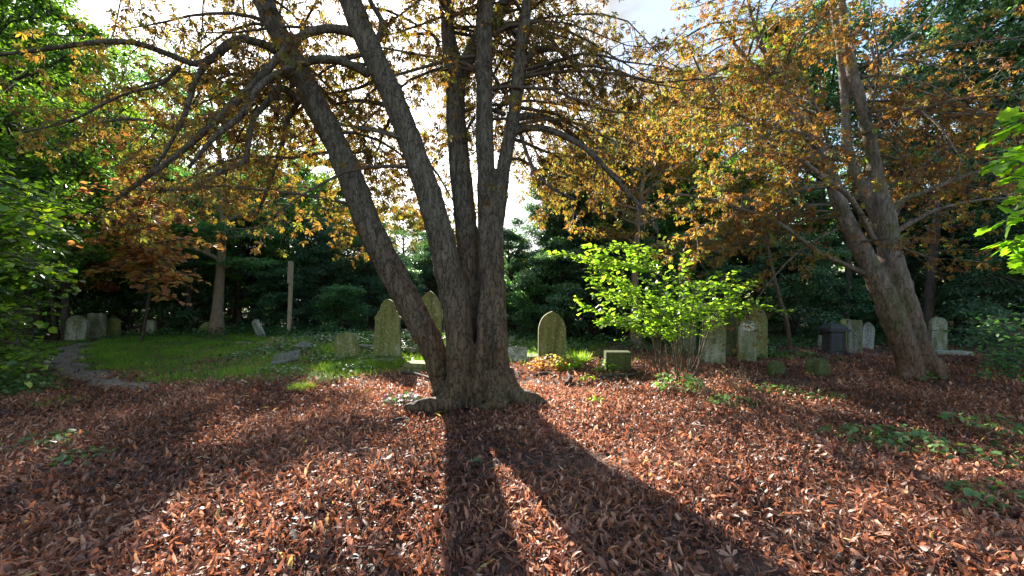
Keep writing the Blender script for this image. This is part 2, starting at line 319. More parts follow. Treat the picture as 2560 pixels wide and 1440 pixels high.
cm = nd(nt, 'ShaderNodeMapRange'); cm.inputs['From Min'].default_value = .55; cm.inputs['From Max'].default_value = .70; L(ca.outputs[0], cm.inputs['Value'])
gl = nd(nt, 'ShaderNodeMapRange'); gl.inputs['From Min'].default_value = .82; gl.inputs['From Max'].default_value = .995; gl.inputs['To Min'].default_value = 2.0; gl.inputs['To Max'].default_value = 13.0; L(dt.outputs['Value'], gl.inputs['Value'])
cc = nd(nt, 'ShaderNodeVectorMath', operation='SCALE'); cc.inputs[0].default_value = (.95, .97, 1.0); L(gl.outputs[0], cc.inputs['Scale'])
mx = nd(nt, 'ShaderNodeMix', data_type='RGBA'); L(cm.outputs[0], mx.inputs[0]); L(sky.outputs[0], mx.inputs[6]); L(cc.outputs[0], mx.inputs[7])
L(mx.outputs[2], bg.inputs[0]); L(bg.outputs[0], out.inputs[0])

sl = bpy.data.lights.new('sun', 'SUN'); sl.energy = 5.0; sl.angle = R(.55); sl.color = (1.0, .93, .82)
so = bpy.data.objects.new('sun', sl); COL.objects.link(so); so.location = (0, 0, 30)
so.rotation_euler = Vector(sd).to_track_quat('Z', 'Y').to_euler()
cam = bpy.data.cameras.new('camera'); co = bpy.data.objects.new('camera', cam); COL.objects.link(co)
co.location = (0, 0, EYE); co.rotation_euler = (R(90), 0, 0); cam.sensor_width = 36; cam.lens = F/2560*36; cam.shift_y = 20/2560; cam.clip_end = 600; cam.clip_start = .05
sc.camera = co
sc.view_settings.view_transform = 'Standard'; sc.view_settings.look = 'None'; sc.view_settings.exposure = 2.2; sc.view_settings.gamma = 1
cy = sc.cycles; cy.max_bounces = 7; cy.diffuse_bounces = 4; cy.glossy_bounces = 2; cy.transmission_bounces = 5; cy.transparent_max_bounces = 4
cy.use_denoising = True; cy.sample_clamp_indirect = 6; cy.caustics_reflective = False; cy.caustics_refractive = False

# ------------------------------------------------------------------ ground
def warp_axis(a, b, n, c, p=2.2):
    t = np.linspace(-1, 1, n); s = np.sign(t)*np.abs(t)**p
    return np.where(s < 0, c+s*(c-a), c+s*(b-c))
gx = warp_axis(-150, 150, 640, 0); gy = warp_axis(-60, 220, 640, 6)
X, Y = np.meshgrid(gx, gy); Z = hgt(X, Y); far = np.clip((np.hypot(X, Y-8)-30)/50, 0, 1); Z = Z*(1-far)
V = np.stack([X, Y, Z], -1).reshape(-1, 3); ny, nx = X.shape
i = np.arange(ny-1)[:, None]*nx; j = np.arange(nx-1)[None]
Q = np.stack([i+j, i+j+1, i+nx+j+1, i+nx+j], -1).reshape(-1, 4)
g = link('ground', make_mesh('ground', V, [Q], M['ground'])); g['kind'] = 'structure'

def grassy(x, y):
    """>0 inside the grass clearing on the left"""
    e = np.interp(x, [-30, -12, -9.4, -8.2, -6.4, -4.6, -3.2, -2.2, -1.2, -.4, .5, 3], [9, 9, 8.2, 7.6, 6.95, 6.9, 7.3, 8.2, 8.6, 8.8, 9.4, 10.2])
    e = e+.22*np.sin(x*2.3)+.12*np.sin(x*6.1+1)
    return np.minimum(y-e, 17.5-y)
def sheet(name, mat, mask, x0, x1, y0, y1, step, lift):
    xs = np.arange(x0, x1, step); ys = np.arange(y0, y1, step); X, Y = np.meshgrid(xs, ys)
    V = np.stack([X, Y, hgt(X, Y)+lift], -1).reshape(-1, 3); ny, nx = X.shape
    i = np.arange(ny-1)[:, None]*nx; j = np.arange(nx-1)[None]
    Q = np.stack([i+j, i+j+1, i+nx+j+1, i+nx+j], -1).reshape(-1, 4)
    c = V[Q].mean(1); Q = Q[mask(c[:, 0], c[:, 1])]
    used = np.unique(Q); remap = np.full(len(V), -1); remap[used] = np.arange(len(used))
    o = link(name, make_mesh(name, V[used], [remap[Q]], mat)); return o
def path_d(x, y):
    c = np.interp(y, [4.6, 5.6, 6.2, 6.9, 7.9, 9.5, 12, 16], [-4.2, -5.2, -6.0, -7.2, -8.9, -11.2, -13.6, -16.5])
    wd = np.interp(y, [4.6, 5.6, 6.6, 8, 12, 16], [-2, -1.2, .36, .42, .25, .2])
    return (wd+.12*np.sin(y*5)+.08*np.sin(x*7+y*3)+.05*np.sin(x*17-y*13)+.04*np.sin(x*29+y*23))-np.abs(x-c)*.75
p = sheet('path', M['path'], lambda x, y: (path_d(x, y) > 0) & (y < 13), -18, -3.5, 4.6, 16, .05, .016); p['kind'] = 'structure'
p = sheet('grass_soil', M['turf'], lambda x, y: (grassy(x, y) > 0.1) & (path_d(x, y) < -.1), -16, 3, 6.6, 17.5, .16, .005); p['kind'] = 'structure'

def scatter(rng, n, x0, x1, y0, y1): return rng.uniform(x0, x1, n), rng.uniform(y0, y1, n)
# --- leaf litter
rng = np.random.default_rng(11)
LT = [t_litter(rng) for _ in range(40)]; LT2 = [t_litter(rng, 3) for _ in range(20)]
def t_stalk(rng):
    V, f = t_litter(rng, 4, .03); return V*np.array([.5, 1, .6]), f
LT += [t_stalk(rng) for _ in range(7)]+[(lambda T: (T[0]*.9*np.array([1, 1, .6])-np.array([0, .2, -.12]), T[1]))(t_palmate(rng, .5, 5))]; LT2 += [t_stalk(rng) for _ in range(3)]
def litter_mask(x, y, rng):
    gsy = grassy(x, y); pr = np.clip(1-gsy*1.6, np.where((x > -7.5) & (y > 8.6), .34, .17), 1); pr = np.where(y > 10.5+0.2*x, pr*.6, pr)
    pr = pr*np.where(path_d(x, y) > -.05, np.where(path_d(x, y) > .25, .07, .3), 1)
    # worn bare patches of soil
    bare = np.exp(-(((x-.15)/.9)**2+((y-3.55)/.22)**2))+.75*np.clip(np.sin(x*1.3+2.2*np.sin(y*.9)+1)*np.sin(y*1.9+1.1*np.sin(x*1.6))-.62, 0, .3)/.3+.9*np.exp(-(((x+1.5)/.7)**2+((y-3.9)/.16)**2))+.9*np.exp(-(((x+1.9)/1.0)**2+((y-7.1)/.2)**2))
    cl = .5+.5*np.sin(x*1.7+2*np.sin(y*1.1))*np.sin(y*2.1+1.5*np.sin(x*.9))
    pr = pr*(1-.8*np.clip(bare, 0, 1))*(.75+.35*cl)
    return rng.uniform(0, 1, len(x)) < pr
b = Buf()
def add_litter(b, n, x0, x1, y0, y1, temps, smin, smax, lift=.03, tilt=.5, mask=None):
    x, y = scatter(rng, n, x0, x1, y0, y1); k = litter_mask(x, y, rng)
    k &= np.abs(x) < np.abs(y)*1.55+2.2
    k &= np.hypot((x+.56)/.75, y-5.75) > .43
    if mask is not None: k &= mask(x, y)
    x, y = x[k], y[k]; n = len(x)
    z = hgt(x, y)+rng.uniform(.002, lift, n)
    a = rng.uniform(0, 2*np.pi, n); d = np.stack([np.cos(a), np.sin(a), rng.normal(0, .13, n)], -1)
    tone = np.clip(rng.beta(2.2, 2.4, n)+.12*np.sin(x*2.1+np.sin(y*3)), 0, .93); tone = np.where(rng.uniform(size=n) < .006, 1, tone)
    leaves(b, np.stack([x, y, z], -1), frames(d, rng, tilt), rng.uniform(smin, smax, n)*rng.choice([1.15, .9, .65, .45], n, p=[.3, .3, .25, .15]), tone, temps, rng)
add_litter(b, 62000, -4.6, 4.6, 1.1, 3.4, LT, .052, .12, .045, .42)
add_litter(b, 135000, -8.6, 8.6, 3.4, 6.6, LT, .052, .118, .045, .42)
add_litter(b, 115000, -15, 16, 6.6, 12.5, LT2, .07, .145, .04, .4)
add_litter(b, 12000, -20, 22, 12.5, 18, LT2, .12, .2)
add_litter(b, 9000, -6, 6, -2.5, 1.1, LT2, .1, .16)
for _ in range(150):
    x = rng.uniform(-7, 8); y = rng.uniform(1.8, 8.5); a = rng.uniform(0, 6.28); Ln = rng.uniform(.1, .45); q = np.array([x, y, float(hgt(x, y))+.055]); e = q+np.array([math.cos(a)*Ln, math.sin(a)*Ln, rng.uniform(-.02, .03)]); m_ = (q+e)/2+rng.normal(0, .02, 3)*np.array([1, 1, .4])
    tube(b, [q, m_, e], np.array([.006, .005, .003])*rng.uniform(.5, 1.1), 4, tone=rng.uniform(.1, .4))
o = link('leaf_litter', b.mesh('leaf_litter', M['litter'])); tag(o, 'curled red brown chestnut leaves covering the ground', 'fallen leaves', kind='stuff')

# --- grass
rng = np.random.default_rng(5)
def blade(seg=2, bend=.35, w=.06):
    V = []; 
    for i in range(seg+1):
        t = i/seg; ww = w*(1-t)**.7*.5
        V += [[-ww, bend*t*t, t*(1-.2*bend*t)], [ww, bend*t*t, t*(1-.2*bend*t)]]
    return np.array(V), [np.array([[2*i, 2*i+1, 2*i+3, 2*i+2] for i in range(seg)])]
BL = [blade(2, .2, .05), blade(2, .6, .045), blade(2, .9, .05)]
def yaw_frames(n, rng, tilt=.25):
    a = rng.uniform(0, 2*np.pi, n); y = np.stack([np.cos(a), np.sin(a), np.zeros(n)], -1); z = nrm(np.array([0, 0, 1.])+rng.normal(0, tilt, (n, 3)))
    y = nrm(y-z*(y*z).sum(-1, keepdims=True)); return np.stack([np.cross(y, z), y, z], -1)
def grass_field(b, n, x0, x1, y0, y1, hmin, hmax, cond):
    x, y = scatter(rng, n, x0, x1, y0, y1); gsy = grassy(x, y)
    cl = .5+.5*np.sin(x*2.3+1.7*np.sin(y*1.9))*np.sin(y*2.7+1.3*np.sin(x*1.3))
    keep = cond(x, y, gsy, cl); x, y, cl = x[keep], y[keep], cl[keep]; n = len(x)
    leaves(b, np.stack([x, y, hgt(x, y)], -1), yaw_frames(n, rng, .3), rng.uniform(hmin, hmax, n)*(.6+.7*cl), np.clip(rng.normal(.45, .2, n)+.25*(cl-.5), 0, 1), BL, rng)
b = Buf()
grass_field(b, 150000, -15, -2.0, 6.6, 17, .07, .17, lambda x, y, g, c: (g > rng.uniform(-.35, .5, len(x))) & (path_d(x, y) < -.04) & (rng.uniform(size=len(x)) < np.where((x > -7.5) & (y > 8.8), .12+.5*c, .45+.55*c)))
grass_field(b, 26000, -5, 3, 8.0, 13, .08, .22, lambda x, y, g, c: (g > .1) & (rng.uniform(size=len(x)) < .25+.75*c))
grass_field(b, 5000, -2, 8, 8.8, 13, .08, .2, lambda x, y, g, c: c > .55)
o = link('grass', b.mesh('grass', M['grass'])); tag(o, 'short green grass in the clearing on the left', 'grass', kind='stuff')
def tuft(p, n, r, h, name='grass_tuft', label='', group='grass tufts'):
    b = Buf(); a = rng.uniform(0, 6.28, n); rr = r*np.sqrt(rng.uniform(0, 1, n))
    x = p[0]+rr*np.cos(a); y = p[1]+rr*np.sin(a)
    leaves(b, np.stack([x, y, hgt(x, y)], -1), yaw_frames(n, rng, .35), rng.uniform(.5, 1, n)*h, rng.uniform(.4, 1, n), BL, rng)
    o = link(name, b.mesh(name, M['grass'], (p[0], p[1], p[2])), None, p); tag(o, label, 'grass tuft', group)
tuft(G(755, 975), 500, .24, .17, label='round tuft of bright grass in the leaves left of the big tree')
tuft(G(1447, 908), 420, .22, .34, label='tall spiky grass tuft right of the pointed headstone')
tuft(G(905, 985), 160, .2, .10, label='thin low tuft of grass nearest the left side of the big tree')
tuft(G(150, 1010), 260, .3, .13, label='low tuft of grass beside the earth path')

# ------------------------------------------------------------------ tree generators
def skeleton_tree(rng, H, base_h, Rc, nlimb, nsub, trunk_r, lean=(0, 0), droop=0., profile='oval', rise=(.15, .8)):
    """returns trunk Buf and clump centres/directions in local coordinates"""
    tb = Buf(); n = 9; t = np.linspace(0, 1, n)
    ph = rng.uniform(0, 6, 2)
    spine = np.stack([lean[0]*t**1.3*H+.12*Rc*np.sin(3*t+ph[0])*t, lean[1]*t**1.3*H+.12*Rc*np.sin(2.5*t+ph[1])*t, t*H*.94-.15], -1)
    sp, sr = smooth_line(spine, trunk_r*(1.0-.88*t)*(1+.5*np.exp(-t*22)), 4); tube(tb, sp, sr, 9, .06, rng)
    cl = []
    for k in range(nlimb):
        u = (k+rng.uniform(0, 1))/nlimb; zf = base_h/H+(1-base_h/H)*u**.85*.97
        i = int(zf*(len(sp)-1)); p0 = sp[i]
        a = k*2.399+rng.normal(0, .3)
        if profile == 'oval': pr = math.sin(math.pi*min(.12+.84*u, 1))**.6
        elif profile == 'cone': pr = 1.02-u*.9
        else: pr = .9*(1-.35*u) if u < .85 else .4
        Ln = Rc*pr*rng.uniform(.75, 1.15)
        up = rng.uniform(*rise)*(1-droop)+(.6*u)
        d = nrm(np.array([math.cos(a), math.sin(a), up]))
        q = np.linspace(0, 1, 5); pts = p0+d*(q*Ln)[:, None]; pts[:, 2] -= droop*Ln*.5*q**2; pts[1:] += rng.normal(0, .06*Ln, (4, 3))
        rr = min(trunk_r*.45*(1-.6*u), Ln*.035+.02)*(1-.8*q)
        lp, lr = smooth_line(pts, rr, 3); tube(tb, lp, lr, 5, cap=False)
        for s in range(nsub):
            qs = rng.uniform(.25, 1.0) if s else 1.0
            ps = lp[int(qs*(len(lp)-1))]; ds = nrm(d+rng.normal(0, .75, 3)*np.array([1, 1, .55])); Ls = Ln*rng.uniform(.15, .42)*(1.15-.4*qs)
            e = ps+ds*Ls; e[2] -= droop*Ls*.5; mid = (ps+e)/2+rng.normal(0, .06*Ls, 3)
            tube(tb, [ps, mid, e], [lr[-1]+.012, .012, .006], 3, cap=False)
            cl.append((e, ds, Ls)); cl.append((mid, ds, Ls*.7))
    return tb, cl
def clump_leaves(rng, cl, nper, size, spread=(.8, .25), temps=None, flat=.5, hang=.25, tone0=.5, tvar=.22):
    b = Buf(); temps = temps or [t_diamond(), t_diamond(.7, .12), t_diamond(.5, -.06)]
    C = np.array([c[0] for c in cl]); S = np.array([max(c[2], .4) for c in cl]); n = len(C)*nper
    idx = np.repeat(np.arange(len(C)), nper)
    g = rng.normal(0, 1, (n, 3)); g *= (rng.uniform(0, 1, n)**.33/np.maximum(np.linalg.norm(g, axis=1), .01))[:, None]
    sp = np.clip(S, .5, 1.6)[idx, None]*np.array([spread[0], spread[0], spread[1]])
    pos = C[idx]+g*sp; tl = rng.normal(0, tvar, len(C))
    # gentle umbrella: spray edges hang lower
    pos[:, 2] -= .18*(g[:, 0]**2+g[:, 1]**2)*sp[:, 0]
    d = g*np.array([1, 1, .2])+rng.normal(0, .5, (n, 3)); d[:, 2] -= hang
    leaves(b, pos, frames(d, rng, flat), size*rng.uniform(.7, 1.25, n), np.clip(tone0+tl[idx]+rng.normal(0, .16, n), 0, 1), temps, rng)
    return b
TPL = {}
def template(key, seed, leafm, barkm, H, base_h, Rc, nl, ns, tr, nper, size, spread=(.8, .25), **kw):
    rng = np.random.default_rng(seed); sk = {k: kw[k] for k in ('droop', 'profile', 'rise', 'lean') if k in kw}
    tb, cl = skeleton_tree(rng, H, base_h, Rc, nl, ns, tr, **sk)
    cb = clump_leaves(rng, cl, nper, size, spread, hang=kw.get('hang', .25), flat=kw.get('flat', .5), tone0=kw.get('tone0', .5), temps=kw.get('temps'))
    TPL[key] = (tb.mesh(key+'_trunk', M[barkm]), cb.mesh(key+'_crown', M[leafm]))
NAR = [t_diamond(.38, .06), t_diamond(.45, .1)]
template('green_a', 1, 'green', 'bark_dark', 12, 2.2, 4.0, 34, 7, .24, 62, .15)
template('green_b', 2, 'green', 'bark_dark', 12, 1.6, 3.6, 34, 7, .2, 62, .14, profile='oval', tone0=.4)
template('robinia', 3, 'bluegreen', 'bark_pale', 10.5, 3.0, 3.6, 26, 7, .2, 44, .15, spread=(.85, .16), temps=NAR, droop=.35)
template('yew', 4, 'dark', 'bark_dark', 7, .2, 2.9, 44, 6, .2, 70, .13, droop=.25, temps=NAR, profile='round')
template('holly', 5, 'dark', 'bark_dark', 4.2, .1, 2.3, 32, 6, .12, 75, .11, profile='round', tone0=.6)
template('golden', 6, 'golden', 'bark_dark', 9, 1.2, 3.4, 28, 7, .18, 55, .15)
template('copper', 7, 'copper', 'bark_dark', 7.5, 1.9, 3.0, 20, 6, .09, 26, .15, spread=(.75, .14), droop=.3, tone0=.6)
template('ivytower', 8, 'dark', 'bark_dark', 10, .3, 1.5, 46, 5, .22, 80, .12, profile='round', tone0=.55)
template('autumn', 14, 'orange', 'bark_pale', 9.5, 3.3, 3.5, 26, 8, .17, 36, .10, spread=(.8, .18), droop=.25, tone0=.66)
template('tallthin', 15, 'green', 'bark_dark', 14, 6.0, 4.2, 40, 8, .17, 26, .12, spread=(.85, .3), tone0=.6)
template('shrub', 9, 'bluegreen', 'bark_dark', 2.4, .1, 1.7, 22, 5, .06, 60, .10, profile='round', tone0=.45)
template('lightgreen', 10, 'golden', 'bark_dark', 6, .4, 2.4, 28, 6, .12, 60, .12, tone0=.3)
template('tall_dark', 12, 'dark', 'bark_dark', 17, 1.4, 4.4, 48, 7, .3, 62, .17, tone0=.7)
template('tall_green', 13, 'green', 'bark_dark', 16, 2.5, 4.2, 44, 7, .28, 60, .16, tone0=.5)
def plant_tree(key, x, y, s, rz, label, cat='tree', group=None, name='broadleaf_tree', sz=None):
    t = thing(name, label, cat, (x, y, float(hgt(x, y))*(1 if y < 25 else .6)), group, rz); t.scale = (s, s, sz or s)
    link('trunk', TPL[key][0], t); link('crown', TPL[key][1], t); return t
def PT(key, px, Y, s, rz, label, **kw): return plant_tree(key, (px-CX)/F*Y, Y, s, rz, label, **kw)

# --- woodland edge, left
PT('robinia', 540, 15, 1.0, .3, 'feathery green tree with a bare pale trunk at the back of the grass', name='robinia_tree', cat='tree')
PT('copper', 140, 14.6, .95, 1.0, 'small tree with copper orange leaves over the grass', name='copper_leaved_tree', cat='tree')
GL = 'green trees behind the grass clearing'
PT('tallthin', 300, 18.5, .95, 2, 'tall thin leaved chestnut high above the copper sprays', name='horse_chestnut_tree')
PT('green_b', -60, 8.6, .8, 2.7, 'dark green tree overhanging the lime at the left edge', group='trees at the left edge')
PT('green_a', 60, 12.5, .9, 5.2, 'green tree behind the lime at the left edge', group='trees at the left edge')
for k, (key, px, Y, s, rz, lab) in enumerate([
    ('green_a', -60, 11, .82, 2, 'green tree at the left edge behind the leafy branches'),
    ('green_b', 90, 15, .85, 1, 'green tree behind the row of left headstones'),
    ('green_a', 260, 19, .95, 4, 'broad green tree behind the copper tree'),
    ('green_b', 400, 18, .70, 5, 'green tree between the copper tree and the pale trunk'),
    ('green_a', 520, 23, .74, 2.2, 'green tree directly behind the pale trunk'),
    ('green_b', 655, 24, .85, .6, 'rounded green tree behind the wooden post'),
    ('green_a', -350, 16, 1.1, 3, 'tall green tree at the far left of the wood'),
    ('green_b', -700, 14, 1.1, 3, 'tall green tree beyond the left edge of the view')]):
    PT(key, px, Y, s, rz, lab, group=GL)
YL = 'dark evergreens behind the graves'
for k, (key, px, Y, s, rz, lab) in enumerate([
    ('yew', 640, 19.5, .85, 0, 'dark yew behind the tilted headstone'), ('yew', 790, 19, .8, 2, 'dark yew right of the wooden post'),
    ('yew', 930, 20, .78, 4, 'dark yew behind the tall shouldered headstone'), ('yew', 1080, 21, .72, 1, 'dark yew behind the main tree trunks'),
    ('yew', 1280, 17.5, .72, 3, 'dark yew just right of the main tree'), ('holly', 450, 17.5, .9, 3, 'dark holly right of the left headstones'),
    ('holly', 330, 18, 1.0, 0, 'dark holly behind the left headstones'), ('holly', 120, 17, 1.1, 2, 'dark holly at the end of the earth path'),
    ('holly', 720, 18, .75, 1, 'low dark holly behind the wooden post'), ('holly', 1000, 18.5, .7, 5, 'low dark holly behind the pointed headstone'),
    ('ivytower', 1425, 16, .82, 0, 'tall ivy covered trunk right of the gap of sky'), ('ivytower', 1510, 17.5, .9, 2, 'ivy covered tree behind the bright hazel'),
    ('holly', 1400, 14.5, .85, 1, 'dark holly behind the lone pointed headstone'), ('holly', 1560, 14.5, .9, 4, 'dark holly behind the low block stone'),
    ('holly', 1990, 14.5, .9, 2, 'dark holly left of the black tomb'), ('holly', 1720, 15, .9, 5, 'dark holly behind the pale tall headstone')]):
    PT(key, px, Y, s, rz, lab, group=YL, name='evergreen_tree', cat='evergreen')
SL = 'low shrubs along the wood edge'
for px, Y, s, lab in [(1330, 14.5, .8, 'low shrub between the yew and the ivy covered trunk'), (1200, 15.5, .9, 'low shrub behind the main tree base'), (860, 16.5, .8, 'low shrub behind the round topped leaning headstone'),
                      (1640, 13.5, .7, 'low shrub behind the hazel stems'), (2130, 16, .9, 'low shrub behind the black tomb')]:
    PT('shrub', px, Y, s, px*.01, lab, group=SL, name='shrub', cat='shrub')
# --- middle gap
CL = 'sunlit trees in the gap under the sun'
for key, px, Y, s, rz, lab in [('golden', 890, 31, 1.0, 1, 'golden tree left of the bright gap of sky'), ('golden', 1000, 33, 1.05, 3, 'golden green tree in the middle of the gap'),
                               ('golden', 1100, 30, .85, 4, 'golden tree seen between the main trunks'), ('lightgreen', 1345, 22, .68, 2, 'pale green sunlit tree in the gap right of the main tree'),
                               ('green_b', 770, 28, .8, 1, 'green tree at the left side of the gap'), ('golden', 1210, 34, .75, 0, 'pale golden tree far behind the main tree')]:
    PT(key, px, Y, s, rz, lab, group=CL)
# --- right wood
PT('autumn', 1590, 12.8, .92, 1, 'orange gold horse chestnut between the ivy covered trees and the leaning chestnut', name='horse_chestnut_tree')
RL = 'tall trees of the wood on the right'
for key, px, Y, s, rz, lab in [('green_b', 1610, 21, 1.0, 0, 'green tree behind the hazel and the orange crown'), ('tall_green', 1740, 21, .86, 2, 'tall green tree above the pale headstones'),
                               ('tall_green', 1900, 20, .95, 4, 'tall green tree behind the pair of pointed headstones'), ('tall_dark', 2060, 19, .95, 1, 'tall dark tree behind the black tomb'),
                               ('tall_dark', 2290, 17, .72, 3, 'dark tree behind the leaning chestnut'), ('tall_dark', 2480, 14.5, .95, 5, 'tall dark tree filling the right edge'),
                               ('tall_dark', 2680, 11.5, .8, 2, 'dark tree nearest the right edge'), ('tall_dark', 2900, 14, .9, 1, 'dark tree beyond the right edge of view'),
                               ('tall_green', 3200, 12, .8, 1, 'green tree beyond the right edge of view'), ('tall_green', 1500, 25, .68, 4, 'green tree far behind the ivy covered trunk'),
                               ('yew', 2190, 17, .85, 2, 'yew in the shade behind the small white headstones'), ('yew', 2400, 14.5, .85, 4, 'yew in the shade right of the leaning chestnut'),
                               ('yew', 2600, 11.2, .8, 0, 'yew at the right edge beside the low green branches'), ('yew', 1850, 17.5, .9, 0, 'yew behind the small carved headstone')]:
    PT(key, px, Y, s, rz, lab, group=RL, name='evergreen_tree' if key == 'yew' else 'broadleaf_tree')
BK = 'back rows of the wood'
rngb = np.random.default_rng(909)
for k, (px, Y, key, s) in enumerate([(690, 21, 'green_a', .7), (760, 22.5, 'green_b', .86), (600, 18.5, 'green_b', .6), (820, 26, 'green_a', .8)]):
    PT(key, px, Y, s, k*1.7, ['green tree just right of the wooden post behind the yews', 'green tree behind the main trunk that leans left', 'green tree between the pale trunk and the wooden post', 'green tree at the left rim of the bright gap'][k], group=GL)
for px, Y, s in [(1370, 15.5, .78), (1470, 15.2, .86), (1550, 16, .95)]:
    PT('ivytower', px, Y, s, px*.1, {1370: 'ivy covered tree at the right rim of the bright gap', 1470: 'ivy covered tree above the lone headstone', 1550: 'ivy covered tree above the hazel tip'}[px], name='evergreen_tree', cat='evergreen', group=YL)
for k in range(64):
    side = k % 2; px = rngb.uniform(-900, 760) if side == 0 else rngb.uniform(1500, 3700); Y = rngb.uniform(21, 33)*(1 if -200 < px < 2700 else .6); key = ['yew', 'holly', 'tall_dark', 'tall_green', 'yew', 'green_a'][k % 6 if side else (k//2) % 6]
    s = {'yew': 1.1, 'holly': 1.5, 'tall_dark': .8, 'tall_green': .72, 'green_a': .9}[key]*rngb.uniform(.85, 1.1)
    if 400 < px < 830: s *= .62
    PT(key, px, Y, s, rngb.uniform(0, 6), 'tree in the dim back rows of the wood on the '+('left' if side == 0 else 'right'), group=BK+(' on the left' if side == 0 else ' on the right'))
for k in range(16):
    px = 800+k*45; Y = rngb.uniform(22, 27); PT('holly', px, Y, rngb.uniform(.8, 1.05), k, 'low bush in the dim row under the bright gap', name='evergreen_bush', cat='evergreen', group='low bushes under the bright gap')
# --- far wood as one mass
rng = np.random.default_rng(77)
cl = []
for k in range(2600):
    a = rng.uniform(R(-78), R(78)); rr = rng.uniform(38, 52); x = rr*math.sin(a); y = rr*math.cos(a); pxx = CX+F*x/y
    top = 13 if (pxx < 700 or pxx > 1480) else 5.5
    if rng.uniform() < (.62 if top > 6 else .3) or top > 6: cl.append((np.array([x, y, rng.uniform(0, 1)**1.3*top]), None, 1.6))
b = clump_leaves(rng, cl, 34, .42, (1.25, .8), flat=.9, tone0=.45)
o = link('distant_wood', b.mesh('distant_wood', M['green'])); tag(o, 'distant green wood seen between the nearer trees', 'wood', kind='stuff')

# ------------------------------------------------------------------ hand-placed chestnuts
def curve_px(rows, Y0=None):
    """rows of (px,py,width_px,Y) -> points, radii"""
    pts = np.array([P(a, b_, d) for a, b_, c, d in rows]); rad = np.array([c*.5*d/F for a, b_, c, d in rows]); return pts, rad
def remesh(buf, name, mat, parent, voxel, smooth_it=3):
    me = buf.mesh(name+'_raw', None); o = bpy.data.objects.new('tmp', me); COL.objects.link(o)
    m = o.modifiers.new('r', 'REMESH'); m.mode = 'VOXEL'; m.voxel_size = voxel
    s = o.modifiers.new('s', 'SMOOTH'); s.factor = .5; s.iterations = smooth_it
    dg = bpy.context.evaluated_depsgraph_get(); ev = o.evaluated_get(dg); nm = bpy.data.meshes.new_from_object(ev)
    bpy.data.objects.remove(o)
    n = len(nm.vertices); co_ = np.empty(n*3, np.float32); nm.vertices.foreach_get('co', co_); co_ = co_.reshape(-1, 3)
    nn = np.empty(n*3, np.float32); nm.vertices.foreach_get('normal', nn); nn = nn.reshape(-1, 3)
    d = np.array([.010*mnoise.fractal(Vector((v[0]*9, v[1]*9, v[2]*2.6)), 1.0, 2.0, 4)+.012*mnoise.noise(Vector((v[0]*3, v[1]*3, v[2]*5)))+.020*(mnoise.noise(Vector((v[0]*11, v[1]*11, v[2]*1.1)))-.15)*min(1, max(0.15, (3.2-v[2])/2))+.010*max(0, mnoise.noise(Vector((v[0]*5+9, v[1]*5, v[2]*6)))-.25)*4 for v in co_.tolist()])
    co_ += nn*d[:, None]
    co_ -= np.array(parent.location, dtype=np.float32)
    nm.vertices.foreach_set('co', co_.ravel()); nm.materials.clear(); nm.materials.append(mat); nm.name = name
    nm.polygons.foreach_set('use_smooth', np.ones(len(nm.polygons), bool)); nm.update()
    return link(name, nm, parent)
def side_twigs(rng, lines, spacing, length, rad, droop=.3, curl=.3, tmin=.15, horiz=.6, fwd=.7):
    out = []
    for pts, r in lines:
        seg = np.linalg.norm(np.diff(pts, axis=0), axis=1); s = np.concatenate([[0], np.cumsum(seg)]); Ltot = s[-1]
        d0 = Ltot*tmin+rng.uniform(0, spacing)
        while d0 < Ltot:
            p = np.array([np.interp(d0, s, pts[:, k]) for k in range(3)]); i = min(np.searchsorted(s, d0), len(pts)-1)
            T = nrm(pts[i]-pts[i-1]); q = rng.normal(0, 1, 3)*np.array([1, 1, horiz]); q = nrm(q-T*q.dot(T))
            d = nrm(T*fwd*rng.uniform(.4, 1.3)+q); Ln = length*rng.uniform(.5, 1.35)*(1-.35*d0/Ltot)
            k = 6; P_ = [p]; dd = d.copy()
            for _ in range(k):
                dd = nrm(dd+np.array([0, 0, -droop/k*1.6 if _ < k*.7 else curl/k*2.4])+rng.normal(0, .13, 3)); P_.append(P_[-1]+dd*Ln/k)
            out.append((np.array(P_), np.linspace(rad, rad*.3, k+1)))
            d0 += spacing*rng.uniform(.6, 1.4)
        # continue the tip
    return out
def tip_leaves(rng, b, lines, temps, size, per, tmin=.3, hang=.45, tone0=.5, tvar=.2, flat=.45, keep=None, tf=None):
    pos = []; dr = []; tn = []
    for pts, r in lines:
        base = rng.normal(tone0, tvar)
        for q in range(per):
            u = rng.uniform(tmin, 1) if q else 1.0
            f = u*(len(pts)-1); i = min(int(f), len(pts)-2); p = pts[i]+(pts[i+1]-pts[i])*(f-i)
            T = nrm(pts[i+1]-pts[i]); d = T*.5+rng.normal(0, .6, 3); d[2] -= hang; d = nrm(d)
            pos.append(p+d*size*.5+rng.normal(0, size*.15, 3)); dr.append(d); tn.append(np.clip(base+rng.normal(0, .15), 0, 1))
    pos = np.array(pos); dr = np.array(dr); tn = np.array(tn)
    if tf is not None: tn = np.clip(tn+tf(pos), 0, 1)
    if keep is not None: k = keep(pos); pos, dr, tn = pos[k], dr[k], tn[k]
    leaves(b, pos, frames(dr, rng, flat), size*rng.uniform(.7, 1.2, len(pos)), tn, temps, rng)

